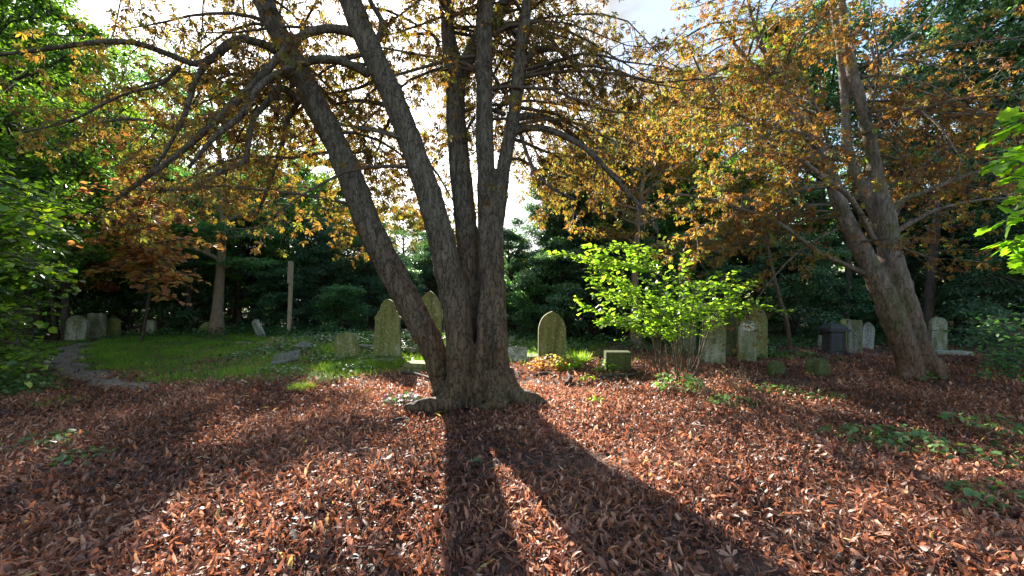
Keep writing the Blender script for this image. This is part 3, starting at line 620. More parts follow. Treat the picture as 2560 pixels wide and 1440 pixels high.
# === main tree
rng = np.random.default_rng(21)
base = G(1185, 1004); MB = base
D0 = base[1]
main = thing('horse_chestnut_tree', 'big multi stemmed horse chestnut rising in the middle of the fallen leaves', 'tree', base)
stems = {
 'A': [(1118, 1015, 56, D0+.08), (1104, 960, 66, D0+.10), (1086, 880, 78, D0+.10), (1040, 790, 82, D0+.10), (975, 668, 84, D0+.1), (920, 560, 80, D0+.12), (858, 400, 74, D0+.15), (785, 250, 68, D0+.15), (728, 140, 62, D0+.15), (655, 0, 58, D0+.15), (560, -190, 48, D0+.3), (470, -420, 30, D0+.5)],
 'B': [(1158, 1020, 84, D0-.14), (1153, 930, 84, D0-.14), (1148, 850, 88, D0-.12), (1138, 760, 88, D0-.08), (1115, 650, 80, D0-.08), (1088, 540, 76, D0-.05), (1042, 400, 72, D0), (985, 250, 66, D0), (938, 150, 68, D0), (882, 20, 66, D0), (820, -150, 50, D0+.2), (740, -400, 34, D0+.4)],
 'C': [(1195, 1005, 60, D0+.25), (1188, 850, 66, D0+.28), (1172, 640, 64, D0+.35), (1150, 420, 60, D0+.4), (1138, 270, 54, D0+.45), (1138, 190, 56, D0+.45), (1120, 90, 40, D0+.5), (1113, 0, 36, D0+.5), (1080, -250, 28, D0+.8)],
 'C2': [(1138, 215, 40, D0+.45), (1160, 175, 40, D0+.5), (1190, 105, 34, D0+.6), (1235, 45, 36, D0+.65), (1275, -15, 34, D0+.7), (1370, -220, 24, D0+.9)],
 'D': [(1218, 1015, 56, D0-.02), (1220, 900, 50, D0), (1220, 760, 52, D0+.02), (1218, 620, 56, D0+.02), (1215, 430, 54, D0+.05), (1210, 250, 54, D0+.05), (1210, 100, 50, D0+.05), (1213, 0, 48, D0+.05), (1218, -220, 36, D0+.1), (1230, -440, 24, D0+.1)],
 'E': [(1258, 1015, 64, D0-.10), (1250, 900, 50, D0-.08), (1245, 760, 46, D0+.0), (1240, 600, 44, D0+.06), (1248, 500, 46, D0+.08), (1262, 400, 40, D0+.1), (1282, 300, 40, D0+.1), (1297, 180, 38, D0+.1), (1308, 80, 36, D0+.1), (1318, 0, 32, D0+.1), (1350, -240, 24, D0+.2)],
 'F': [(1198, 1020, 38, D0-.26), (1200, 900, 30, D0-.2), (1207, 780, 24, D0-.12), (1210, 700, 14, D0-.02)],
 'root1': [(1150, 930, 52, D0-.22), (1130, 990, 50, D0-.33), (1092, 1020, 44, D0-.45), (1048, 1036, 28, D0-.5), (1010, 1046, 14, D0-.52)],
 'root2': [(1150, 970, 40, D0-.22), (1137, 1012, 36, D0-.42), (1128, 1038, 24, D0-.52)],
 'root3': [(1228, 930, 36, D0-.15), (1240, 1000, 48, D0-.36), (1250, 1028, 34, D0-.5), (1272, 1048, 22, D0-.52)],
 'root4': [(1258, 930, 44, D0-.06), (1278, 978, 46, D0-.16), (1304, 1006, 42, D0-.28), (1338, 1024, 26, D0-.35), (1370, 1038, 12, D0-.38)],
 'root5': [(1240, 1010, 30, D0-.35), (1222, 1030, 20, D0-.48), (1200, 1040, 12, D0-.5)],
 'root6': [(1120, 960, 50, D0+.05), (1095, 985, 40, D0-.02), (1080, 998, 22, D0-.05)],
}
tb = Buf(); SL_ = {}
for k, rows in stems.items():
    pts, rad = curve_px(rows); pts, rad = smooth_line(pts, rad, 7); rad = rad*{'A': .80, 'B': .84, 'C': .88, 'C2': .88, 'D': .82, 'E': .84, 'F': .9}.get(k, 1)
    if k.startswith('root'):
        z = hgt(pts[:, 0], pts[:, 1]); t = np.linspace(0, 1, len(pts)); w_ = np.clip((t-.3)/.35, 0, 1); pts[:, 2] = pts[:, 2]*(1-w_)+(z+.045+rad*.6)*w_; rad = rad*1.15
    SL_[k] = (pts, rad); tube(tb, pts, rad, 20)
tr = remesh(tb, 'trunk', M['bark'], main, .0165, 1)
# limbs
def limb(parent_rows, main_list):
    pts, rad = curve_px(parent_rows); pts, rad = smooth_line(pts, rad, 6); main_list.append((pts, rad))
LM = []
dd = D0
limb([(900, 88, 24, dd), (860, 76, 22, dd-.1), (810, 73, 20, dd-.2), (755, 90, 19, dd-.3), (700, 140, 18, dd-.4), (640, 205, 17, dd-.5), (585, 262, 16, dd-.55), (520, 320, 15, dd-.6), (440, 390, 13, dd-.65), (350, 455, 11, dd-.7), (275, 510, 7, dd-.75)], LM)
limb([(925, 185, 22, dd), (890, 168, 20, dd-.1), (840, 150, 19, dd-.2), (780, 150, 17, dd-.25), (715, 175, 16, dd-.35), (650, 215, 15, dd-.6), (600, 290, 14, dd-.8), (540, 340, 12, dd-.9), (470, 420, 8, dd-1.0)], LM)
limb([(690, 125, 22, dd+.1), (650, 108, 18, dd), (600, 98, 17, dd-.1), (565, 115, 20, dd-.15), (525, 150, 17, dd-.2), (480, 158, 14, dd-.2), (420, 135, 14, dd-.3), (330, 106, 13, dd-.4), (220, 108, 11, dd-.5), (100, 125, 9, dd-.6), (-40, 140, 6, dd-.8)], LM)
limb([(520, 152, 13, dd-.2), (490, 200, 12, dd-.2), (462, 285, 12, dd-.3), (430, 350, 9, dd-.4), (385, 425, 6, dd-.5)], LM)
limb([(768, 262, 18, dd+.1), (730, 235, 17, dd), (700, 222, 20, dd-.1), (665, 260, 14, dd-.2), (630, 305, 12, dd-.3), (612, 400, 13, dd-.35), (560, 425, 10, dd-.5), (490, 470, 6, dd-.7)], LM)
limb([(760, 235, 14, dd+.2), (720, 300, 10, dd+.3), (700, 380, 9, dd+.4), (670, 470, 8, dd+.5), (640, 540, 5, dd+.6)], LM)
limb([(1283, 330, 22, dd+.1), (1320, 321, 18, dd-.0), (1370, 324, 17, dd-.1), (1430, 350, 16, dd-.2), (1480, 385, 14, dd-.3), (1540, 450, 13, dd-.4), (1590, 505, 11, dd-.5), (1645, 580, 6, dd-.6)], LM)
limb([(1288, 294, 20, dd+.1), (1330, 290, 16, dd+.2), (1380, 300, 14, dd+.3), (1440, 345, 12, dd+.4), (1490, 400, 11, dd+.5), (1560, 455, 7, dd+.6)], LM)
limb([(1308, 165, 20, dd+.1), (1335, 128, 17, dd+.1), (1375, 122, 15, dd+.1), (1410, 132, 10, dd+.2), (1450, 185, 7, dd+.3), (1500, 250, 4, dd+.4)], LM)
limb([(1300, 330, 10, dd+.1), (1318, 385, 9, dd), (1340, 430, 9, dd-.1), (1380, 470, 8, dd-.2), (1440, 500, 4, dd-.3)], LM)
limb([(985, 268, 14, dd), (940, 258, 11, dd+.2), (890, 252, 9, dd+.4), (830, 262, 6, dd+.6)], LM)
limb([(1010, 350, 14, dd), (960, 330, 11, dd+.2), (900, 318, 9, dd+.3), (830, 312, 6, dd+.5), (770, 330, 4, dd+.6)], LM)
limb([(1040, 360, 12, dd), (960, 332, 9, dd-.2), (890, 320, 7, dd-.3)], LM)
limb([(930, 130, 16, dd), (955, 60, 14, dd+.1), (925, 0, 12, dd+.2), (900, -90, 8, dd+.3)], LM)
limb([(1235, 90, 12, dd+.05), (1262, 70, 9, dd+.1), (1290, 85, 7, dd+.2), (1400, 60, 4, dd+.4)], LM)
limb([(1260, 285, 13, dd+.1), (1225, 275, 9, dd+.3), (1190, 290, 9, dd+.4), (1165, 330, 5, dd+.5)], LM)
limb([(1275, 250, 12, dd+.1), (1250, 215, 9, dd+.2), (1215, 160, 7, dd+.4), (1190, 120, 5, dd+.5)], LM)
limb([(1105, 150, 9, dd+.5), (1085, 90, 8, dd+.6), (1040, 85, 6, dd+.7), (1000, 90, 4, dd+.8)], LM)
limb([(450, 165, 9, dd-.3), (400, 210, 8, dd-.3), (300, 240, 6, dd-.2), (180, 300, 5, dd), (60, 330, 4, dd+.2)], LM)
limb([(430, 320, 9, dd-.3), (360, 300, 7, dd-.2), (300, 300, 6, dd-.1), (240, 308, 4, dd)], LM)
nvis = len(LM)
# limbs at the back, above and over the sides, to carry the rest of the crown
for key, lo, hi, cnt, side in [('A', .45, .97, 13, -1), ('B', .5, .97, 11, -1), ('C', .45, .97, 12, 0), ('D', .55, .97, 12, 0), ('E', .5, .97, 14, 1), ('C2', .3, .9, 4, 1)]:
    pts, rad = SL_[key]
    for _ in range(cnt):
        i = int(rng.uniform(lo, hi)*(len(pts)-1)); p0 = pts[i]
        a = rng.uniform(-.5, math.pi+.5) if p0[2] < 6 else rng.uniform(0, 6.28)
        d = nrm(np.array([math.cos(a)*1.1+side*.6, math.sin(a)*.9, rng.uniform(.3, .9)])); Ln = rng.uniform(1.8, 3.4); q = [p0]; v = d
        for s in range(7):
            v = nrm(v+np.array([0, 0, -.16 if s < 5 else .1])+rng.normal(0, .11, 3)); q.append(q[-1]+v*Ln/7)
        q = np.array(q); LM.append((q, np.linspace(min(.030, rad[i]*.5), .006, 8)))
for _ in range(30):   # long drooping limbs to the left and back
    key = ['A', 'A', 'B'][rng.integers(3)]; pts, rad = SL_[key]; i = int(rng.uniform(.52, .93)*(len(pts)-1)); p0 = pts[i]
    a = rng.uniform(math.pi*.40, math.pi*.98); v = nrm(np.array([math.cos(a), math.sin(a)*.9, rng.uniform(.1, .6)])); Ln = rng.uniform(3, 6); q = [p0]
    for s in range(9):
        v = nrm(v+np.array([0, 0, -.13 if s < 7 else .1])+rng.normal(0, .1, 3)); q.append(q[-1]+v*Ln/9)
    q = np.array(q)
    if q[:, 2].min() < 2.7: continue
    LM.append((q, np.linspace(min(.026, rad[i]*.6), .006, 10)))
for _ in range(26):   # thin limbs reaching away behind the upright stems
    key = ['C', 'D', 'E', 'E', 'C2'][rng.integers(5)]; pts, rad = SL_[key]; i = int(rng.uniform(.5, .9)*(len(pts)-1)); p0 = pts[i]
    a = rng.uniform(math.pi*-.05, math.pi*.75); v = nrm(np.array([math.cos(a), math.sin(a)*1.1, rng.uniform(.1, .7)])); Ln = rng.uniform(2.5, 5.2); q = [p0]
    for s in range(9):
        v = nrm(v+np.array([0, 0, -.11 if s < 7 else .1])+rng.normal(0, .12, 3)); q.append(q[-1]+v*Ln/9)
    q = np.array(q)
    if q[:, 2].min() < 3.4: continue
    LM.append((q, np.linspace(min(.022, rad[i]*.6), .005, 10)))
for k, (pts, rad) in enumerate(LM):
    if k < nvis:
        b = Buf(); tube(b, pts, rad, 9, .07, rng); part('branch', b, M['bark'], main)
b = Buf()
for pts, rad in LM[nvis:]: tube(b, pts, rad, 6, .05, rng)
T1 = side_twigs(rng, LM, .2, .75, .008, .5, .35, .12)
T2 = side_twigs(rng, T1, .13, .30, .004, .35, .5, .2)
for pts, rad in T1: tube(b, pts, rad, 4, cap=False)
for pts, rad in T2: tube(b, pts[::2], rad[::2], 3, cap=False)
part('upper_branches', b, M['twig'], main)
PAL = [t_palmate(rng, c, n) for c, n in [(.15, 5), (.3, 6), (.5, 6), (.7, 5), (.9, 6), (.4, 7)]]
print('main twigs', len(T1), len(T2))
b = Buf(); tip_leaves(rng, b, T2, PAL, .088, 3, hang=.5, tone0=.5, keep=lambda p: rng.uniform(size=len(p)) < np.clip(.9-.08*(p[:, 0]+.5), .6, .92)*np.where((p[:, 1] < 5.9) & (p[:, 2] < 4.2), .45, 1))
tip_leaves(rng, b, T1, PAL, .10, 2, tmin=.5, hang=.4, tone0=.6)
part('crown', b, M['chestnut'], main)

# === right leaning tree
rng = np.random.default_rng(33)
base = G(2303, 945); RD = base[1]
rt = thing('horse_chestnut_tree', 'leaning smooth grey horse chestnut with orange yellow leaves on the right', 'tree', base)
stems = {
 'R': [(2318, 960, 70, RD), (2300, 890, 62, RD), (2278, 820, 62, RD), (2250, 730, 60, RD), (2226, 640, 56, RD), (2216, 541, 46, RD), (2191, 450, 38, RD+.1), (2175, 354, 34, RD+.1), (2150, 250, 30, RD+.1), (2125, 146, 27, RD+.1), (2108, 40, 24, RD+.1), (2080, -160, 18, RD+.2)],
 'L': [(2284, 955, 58, RD-.1), (2262, 870, 60, RD-.1), (2229, 790, 60, RD-.08), (2198, 710, 56, RD-.03), (2160, 635, 48, RD+.05), (2113, 545, 42, RD+.1), (2079, 450, 40, RD+.2), (2040, 360, 36, RD+.2), (1995, 290, 32, RD+.2), (1935, 215, 26, RD+.3), (1867, 150, 18, RD+.4), (1800, 60, 12, RD+.5)],
 'L2': [(1995, 290, 24, RD+.2), (1962, 220, 22, RD+.2), (1920, 150, 20, RD+.3), (1892, 83, 18, RD+.3), (1870, 0, 14, RD+.4), (1850, -150, 10, RD+.5)],
 'M': [(2235, 720, 40, RD+.15), (2200, 560, 40, RD+.2), (2154, 470, 38, RD+.2), (2129, 410, 34, RD+.2), (2116, 350, 28, RD+.2), (2112, 250, 24, RD+.25), (2098, 125, 20, RD+.3), (2078, 0, 18, RD+.3), (2060, -180, 12, RD+.4)],
 'r1': [(2325, 900, 50, RD-.1), (2345, 935, 34, RD-.25), (2368, 950, 14, RD-.3)], 'r2': [(2280, 910, 40, RD-.1), (2262, 940, 26, RD-.25), (2250, 955, 12, RD-.3)],
}
tb = Buf(); SR = {}
for k, rows in stems.items():
    pts, rad = curve_px(rows); pts, rad = smooth_line(pts, rad, 6); rad = rad*{'R': .92, 'L': .88, 'L2': .8, 'M': .8}.get(k, .9)*(1 if k[0] == 'r' else np.linspace(1, .82, len(rad))); SR[k] = (pts, rad); tube(tb, pts, rad, 16)
remesh(tb, 'trunk', M['bark_smooth'], rt, .028, 2)
LR = []
limb([(2228, 525, 24, RD), (2265, 497, 18, RD-.1), (2310, 480, 17, RD-.2), (2412, 440, 13, RD-.5), (2500, 415, 8, RD-.8)], LR)
limb([(2236, 580, 20, RD), (2290, 550, 15, RD-.1), (2350, 522, 12, RD-.2), (2450, 500, 9, RD-.4), (2570, 495, 6, RD-.6)], LR)
limb([(2185, 690, 22, RD), (2120, 665, 17, RD+.1), (2040, 625, 15, RD+.2), (1950, 560, 13, RD+.2), (1870, 528, 11, RD+.2), (1767, 497, 8, RD+.2), (1690, 485, 8, RD-.6)], LR)
limb([(2190, 610, 18, RD), (2130, 500, 17, RD-.3), (2060, 445, 15, RD-.4), (2000, 400, 13, RD-.5), (1930, 385, 10, RD-.6), (1850, 400, 6, RD-.7)], LR)
limb([(2085, 400, 14, RD), (2065, 340, 12, RD-.2), (2050, 290, 11, RD-.3), (2020, 230, 10, RD-.5), (1985, 170, 6, RD-.6)], LR)
limb([(2010, 335, 14, RD+.1), (1930, 320, 12, RD-.1), (1840, 285, 10, RD-.3), (1790, 250, 9, RD-.4), (1755, 190, 8, RD-.5), (1720, 110, 5, RD-.6)], LR)
limb([(1900, 312, 9, RD-.2), (1800, 275, 8, RD-.2), (1740, 265, 6, RD-.3), (1700, 225, 4, RD-.4)], LR)
limb([(2225, 560, 14, RD), (2260, 500, 12, RD+.2), (2310, 420, 10, RD+.3), (2350, 370, 6, RD+.4)], LR)
limb([(2165, 180, 12, RD), (2220, 130, 11, RD-.1), (2290, 80, 9, RD-.3), (2340, 20, 7, RD-.4), (2380, -60, 5, RD-.5)], LR)
limb([(2190, 160, 9, RD), (2160, 80, 8, RD), (2100, 95, 6, RD-.2), (1990, 60, 5, RD-.4)], LR)
nv = len(LR)
for key, lo, hi, cnt, side in [('R', .45, .97, 15, .9), ('L', .45, .98, 20, -1), ('L2', .1, .95, 12, -.8), ('M', .35, .97, 12, -.1), ('L', .3, .6, 7, -1)]:
    pts, rad = SR[key]
    for _ in range(cnt):
        i = int(rng.uniform(lo, hi)*(len(pts)-1)); p0 = pts[i]; a = rng.uniform(0, 6.28)
        d = nrm(np.array([math.cos(a)+side, math.sin(a)*.9, rng.uniform(-.1, .6)])); Ln = rng.uniform(1.8, 3.6); q = [p0]; v = d
        for s in range(7):
            v = nrm(v+np.array([0, 0, -.14 if s < 5 else .1])+rng.normal(0, .11, 3)); q.append(q[-1]+v*Ln/7)
        LR.append((np.array(q), np.linspace(min(.026, rad[i]*.5), .006, 8)))
for k in range(nv):
    b = Buf(); tube(b, LR[k][0], LR[k][1]*.72, 9, .06, rng); part('branch', b, M['bark_smooth'], rt)
b = Buf()
for pts, rad in LR[nv:]: tube(b, pts, rad, 6, .05, rng)
T1 = side_twigs(rng, LR, .2, .85, .007, .35, .5, .15, horiz=.3)
T2 = side_twigs(rng, T1, .13, .32, .0035, .25, .5, .15, horiz=.3)
for pts, rad in T1: tube(b, pts, rad, 4, cap=False)
for pts, rad in T2: tube(b, pts[::2], rad[::2], 3, cap=False)
part('upper_branches', b, M['bark_smooth'], rt)
print('right twigs', len(T1), len(T2))
b = Buf(); tip_leaves(rng, b, T2, PAL, .074, 4, hang=.18, tone0=.55, flat=.3, tvar=.26, tf=lambda p: np.clip(.22-.065*(p[:, 0]-1.5), -.3, .22), keep=lambda p: rng.uniform(size=len(p)) < np.clip(.68-.2*(p[:, 0]-7.0), .22, .68))
tip_leaves(rng, b, T1, PAL, .10, 3, tmin=.3, hang=.15, tone0=.6, flat=.3)
part('crown', b, M['orange'], rt)

# ------------------------------------------------------------------ hazel bush, near branches
def spray_plane(rng, line, T1len, step, Lmat, b, tb, size, temps, tone0, twr=.004, tilt=.18, vz=.08, leafstep=.055, trange=(.12, 1)):
    """flat spray: side twigs in the plane of the branch, leaves set alternately along them"""
    pts, r = line; tube(tb, pts, r, 5, cap=False)
    seg = np.linalg.norm(np.diff(pts, axis=0), axis=1); s = np.concatenate([[0], np.cumsum(seg)]); Ltot = s[-1]; d0 = Ltot*trange[0]; sgn = 1
    pos = []; dr = []
    def lv(p, T, sg):
        d = nrm(np.cross(np.array([0, 0, 1.]), T)*sg+T*.6+rng.normal(0, .25, 3)); d[2] -= .12; pos.append(p+d*size*.3); dr.append(d)
    while d0 < Ltot*trange[1]:
        p = np.array([np.interp(d0, s, pts[:, k]) for k in range(3)]); i = min(max(np.searchsorted(s, d0), 1), len(pts)-1); T = nrm(pts[i]-pts[i-1])
        side = nrm(np.cross(np.array([0, 0, 1.])+rng.normal(0, tilt, 3), T))*sgn; d = nrm(side+T*rng.uniform(.4, 1.1)+np.array([0, 0, rng.normal(0, vz)])); Ln = T1len*rng.uniform(.5, 1.2)*(1.1-.55*d0/Ltot)
        q = [p]; v = d; k = max(4, int(Ln/leafstep)); sg = 1
        for j in range(k):
            v = nrm(v+T*.05+np.array([0, 0, -.03])+rng.normal(0, .07, 3)); q.append(q[-1]+v*Ln/k); lv(q[-1], v, sg); sg = -sg
            if rng.uniform() < .5: lv(q[-1]-v*Ln/k*.5, v, sg)
        tube(tb, np.array(q), np.linspace(twr, .0015, len(q)), 3, cap=False)
        d0 += step*rng.uniform(.6, 1.4); sgn = -sgn
    n = len(pos); pos = np.array(pos); dr = np.array(dr)
    leaves(b, pos, frames(dr, rng, .38), size*rng.uniform(.45, 1.25, n), np.clip(rng.normal(tone0, .32, n), 0, 1), temps, rng)
OV = [t_oval(.85, .05), t_oval(.95, .09), t_oval(.75, -.04)]
rng = np.random.default_rng(44)
hb = G(1700, 950); HY = hb[1]
hz = thing('hazel_bush', 'bright green hazel bush glowing in the sun beside the pale headstones', 'bush', hb)
lb = Buf(); stb = Buf(); tops = []
for k, (bx, by, ex, ey, dy) in enumerate([(1650, 945, 1450, 760, -.1), (1660, 940, 1500, 660, .3), (1672, 950, 1420, 628, .1), (1690, 935, 1600, 640, .4), (1700, 940, 1700, 655, .2), (1712, 950, 1810, 690, .4), (1722, 935, 1890, 700, .1),
                                           (1735, 945, 1850, 735, -.3), (1700, 950, 1560, 790, -.5), (1680, 945, 1480, 700, -.4), (1715, 955, 1740, 720, -.5), (1728, 950, 1880, 745, .5), (1668, 935, 1560, 700, .7), (1740, 940, 1800, 740, .9), (1655, 950, 1640, 740, -.1), (1690, 960, 1690, 780, -.7)]):
    p0 = G(bx, by); p1 = P(ex, ey, HY+dy); mid = p0*.45+p1*.55; mid[2] = p0[2]+(p1[2]-p0[2])*.68; mid[0] += (p0[0]-p1[0])*.16
    pts, rad = smooth_line([p0, p0*.75+mid*.25+rng.normal(0, .03, 3), mid, p1], [.017, .014, .010, .004], 6)
    tops.append((pts, rad)); b = Buf(); tube(b, pts, rad, 6, .05, rng); part('stem', b, M['twig'], hz)
for pts, rad in tops:
    spray_plane(rng, (pts, rad*.9), .6, .085, None, lb, stb, .092, OV, .65, tilt=.25, vz=.1, trange=(.5, 1))
for _ in range(50):   # side boughs
    pts, rad = tops[rng.integers(len(tops))]; i = int(rng.uniform(.5, .98)*(len(pts)-1)); p = pts[i]; a = rng.uniform(0, 6.28)
    d = np.array([math.cos(a)*1.35+.15, math.sin(a)*.8, rng.uniform(-.10, .14)]); q = p+d*rng.uniform(.35, .8); m_ = (p+q)/2+np.array([0, 0, .06]); pp, rr = smooth_line([p, m_, q-np.array([0, 0, .05])], [.006, .004, .002], 4)
    qx = CX+F*q[0]/q[1]; qy = HZ-F*(q[2]-EYE)/q[1]
    if qy > 838 or (qx > 1735 and qy > 775) or (qx < 1640 and 690 < qy < 715): continue
    spray_plane(rng, (pp, rr), .34, .08, None, lb, stb, .086, OV, .6, tilt=.25, vz=.1)
for px0, py0, px1, py1, dy in [(1640, 670, 1400, 632, .1), (1650, 640, 1470, 615, .3), (1640, 680, 1500, 660, 0), (1660, 650, 1560, 608, .5)]:
    p, q = P(px0, py0, HY+dy), P(px1, py1, HY+dy-.2); pp, rr = smooth_line([p, (p+q)/2+np.array([0, 0, .05]), q], [.008, .005, .002], 5)
    spray_plane(rng, (pp, rr), .36, .06, None, lb, stb, .09, OV, .8)
part('twigs', stb, M['twig'], hz); part('foliage', lb, M['lime'], hz)

# left leafy tree reaching in from the edge
rng = np.random.default_rng(55)
def edge_tree(name, label, root, lines, size, temps, mat, T1len, step, tone0, bark='bark_dark', trunk_r=.12, trunk_h=4, leafstep=.08, cat='tree'):
    t = thing(name, label, cat, root); tb = Buf(); n = 7; q = np.linspace(0, 1, n)
    sp = np.stack([root[0]+.25*np.sin(q*3), root[1]+.2*q, root[2]-.1+q*trunk_h], -1); pts, rad = smooth_line(sp, trunk_r*(1-.6*q), 4); tube(tb, pts, rad, 10, .05, rng)
    lb = Buf()
    for z0, rows in lines:
        p0 = pts[np.argmin(abs(pts[:, 2]-z0))]; ln = [p0]+[P(a, b_, c) for a, b_, c in rows]
        pp, rr = smooth_line(ln, np.linspace(.03, .004, len(ln)), 6); spray_plane(rng, (pp, rr), T1len, step, None, lb, tb, size, temps, tone0, leafstep=leafstep, tilt=.35, vz=.18, twr=.005)
    part('trunk', tb, M[bark], t); part('crown', lb, M[mat], t); return t
lines = []
for k in range(64):
    py = rng.uniform(430, 930); Yd = rng.uniform(5.2, 7.4); ex = rng.uniform(-40, 180)-max(0, (py-720))*.35-max(0, 520-py)*.4
    z = EYE-(py-HZ)/F*Yd
    lines.append((max(.3, z-rng.uniform(0, .7)), [(-200, py+rng.uniform(-40, 30), Yd+.2), (ex*.5-50, py-rng.uniform(0, 30), Yd), (ex, py+10, Yd-.2)]))
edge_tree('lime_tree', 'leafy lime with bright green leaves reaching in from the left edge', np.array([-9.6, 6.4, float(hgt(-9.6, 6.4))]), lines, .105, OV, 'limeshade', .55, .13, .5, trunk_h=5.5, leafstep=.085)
LOB = [t_lobed(1.0), t_lobed(.85)]
lines = [(3.2, [(2640, 300, 4.3), (2560, 300, 4.2), (2520, 340, 4.1)]), (3.0, [(2650, 380, 4.2), (2560, 385, 4.1), (2480, 400, 4.0)]), (2.8, [(2650, 420, 4.1), (2580, 440, 4.0), (2500, 450, 4.0)]),
         (2.6, [(2650, 480, 4.2), (2590, 520, 4.1), (2540, 545, 4.0)]), (2.4, [(2660, 560, 4.2), (2600, 590, 4.1), (2510, 612, 4.0)]), (2.3, [(2660, 600, 4.2), (2600, 630, 4.1), (2550, 655, 4.1)])]
rng = np.random.default_rng(66)
edge_tree('sycamore_tree', 'sycamore branch of bright green lobed leaves hanging in at the right edge', np.array([6.9, 4.9, float(hgt(6.9, 4.9))]), lines, .17, LOB, 'sycamore', .30, .16, .6, trunk_h=4.5, leafstep=.12)
lines = []
for k in range(15):
    py = 800+rng.uniform(-5, 130); Yd = rng.uniform(7.0, 8.4); lines.append((1.2, [(2680, py-15, Yd+.3), (2560, py-12, Yd), (rng.uniform(2370, 2470)+(py-800)*.9, py+8, Yd-.3)]))
edge_tree('beech_sapling', 'low sapling with flat dark green leaf sprays at the right edge', np.array([11.6, 7.9, float(hgt(11.6, 7.9))]), lines, .085, OV, 'bluegreen', .5, .12, .5, trunk_h=2.2, trunk_r=.05, leafstep=.07, cat='sapling')
# copper sprays hanging in front of the left wood
rng = np.random.default_rng(67)
ct = [(2.5, [(300, 640, 10.5), (240, 668, 9.6)]), ]
lines = [(2.7, [(330, 640, 10.2), (300, 665, 9.6), (240, 668, 9.3)]), (2.7, [(400, 640, 10.2), (430, 670, 9.7), (480, 690, 9.4)]), (2.7, [(370, 650, 10.2), (380, 690, 9.7), (455, 710, 9.4)]), (2.4, [(360, 680, 10.2), (370, 720, 9.6), (430, 745, 9.3)]),
         (3.0, [(330, 620, 10.4), (260, 600, 9.8), (200, 610, 9.5)]), (3.4, [(350, 560, 10.4), (330, 500, 9.8), (280, 450, 9.5)]), (3.6, [(380, 540, 10.4), (430, 520, 9.8), (480, 560, 9.5)]), (3.0, [(350, 600, 10.3), (400, 600, 9.7), (450, 640, 9.4)]),
         (4.2, [(330, 460, 10.4), (290, 400, 9.8), (250, 350, 9.5)]), (4.2, [(350, 460, 10.4), (380, 400, 9.8), (330, 340, 9.5)]),
         (3.4, [(300, 560, 10.4), (230, 540, 9.8), (160, 545, 9.5)]), (3.8, [(370, 500, 10.4), (450, 470, 9.8), (520, 480, 9.5)]), (3.2, [(360, 580, 10.4), (300, 560, 9.6), (230, 590, 9.3)]), (3.9, [(330, 500, 10.4), (260, 470, 9.8), (200, 480, 9.5)]), (2.9, [(370, 620, 10.3), (440, 600, 9.7), (520, 610, 9.4)])]
edge_tree('copper_leaved_tree', 'slim tree with glowing copper orange leaf sprays above the grass', G(352, 858), lines, .15, OV, 'copper', .55, .12, .55, trunk_h=5, trunk_r=.05, leafstep=.085)
# thin leaning sapling trunk in the right shade
b = Buf(); p0 = G(1978, 890); pts, rad = smooth_line([p0, P(1968, 810, p0[1]), P(1945, 730, p0[1]), P(1925, 640, p0[1]+.2), P(1900, 520, p0[1]+.4)], [.05, .045, .04, .03, .015], 6); tube(b, pts, rad, 8, .05, rng)
t = thing('sapling', 'thin bare leaning sapling trunk left of the black tomb', 'sapling', p0); part('trunk', b, M['bark_smooth'], t)
T1 = side_twigs(rng, [(pts, rad)], .3, .6, .006, .1, .3, .5); b = Buf()
for q, r in T1: tube(b, q, r, 4, cap=False)
part('twigs', b, M['twig'], t)
# pale trunks in the right wood
for px, Y, r, h, lab in [(2105, 15, .14, 6, 'straight dark trunk behind the black tomb'), (2330, 13, .16, 7, 'dark trunk right of the leaning chestnut'), (2480, 12, .12, 6, 'slim dark trunk near the right edge'), (1880, 15.5, .12, 6, 'slim trunk behind the pointed headstones'),
                         (460, 17, .12, 6, 'slim trunk left of the pale trunk'), (180, 14.5, .13, 5, 'crooked grey trunk beside the left headstones'), (590, 19, .1, 6, 'slim trunk right of the pale trunk')]:
    p0 = W(px, Y); q = np.linspace(0, 1, 6); pts = np.stack([p0[0]+.25*np.sin(q*3+px), p0[1]+0*q, p0[2]-.1+h*q], -1); pts, rad = smooth_line(pts, r*(1-.5*q), 4)
    b = Buf(); tube(b, pts, rad, 9, .06, rng); t = thing('slender_tree', lab, 'tree', p0, 'slender trunks in the wood'); part('trunk', b, M['bark_dark'], t)
    b = Buf()
    for q_, r_ in side_twigs(rng, [(pts, rad)], .35, 1.2, .012, -.2, .2, .45): tube(b, q_, r_, 4, cap=False)
    part('twigs', b, M['bark_dark'], t)

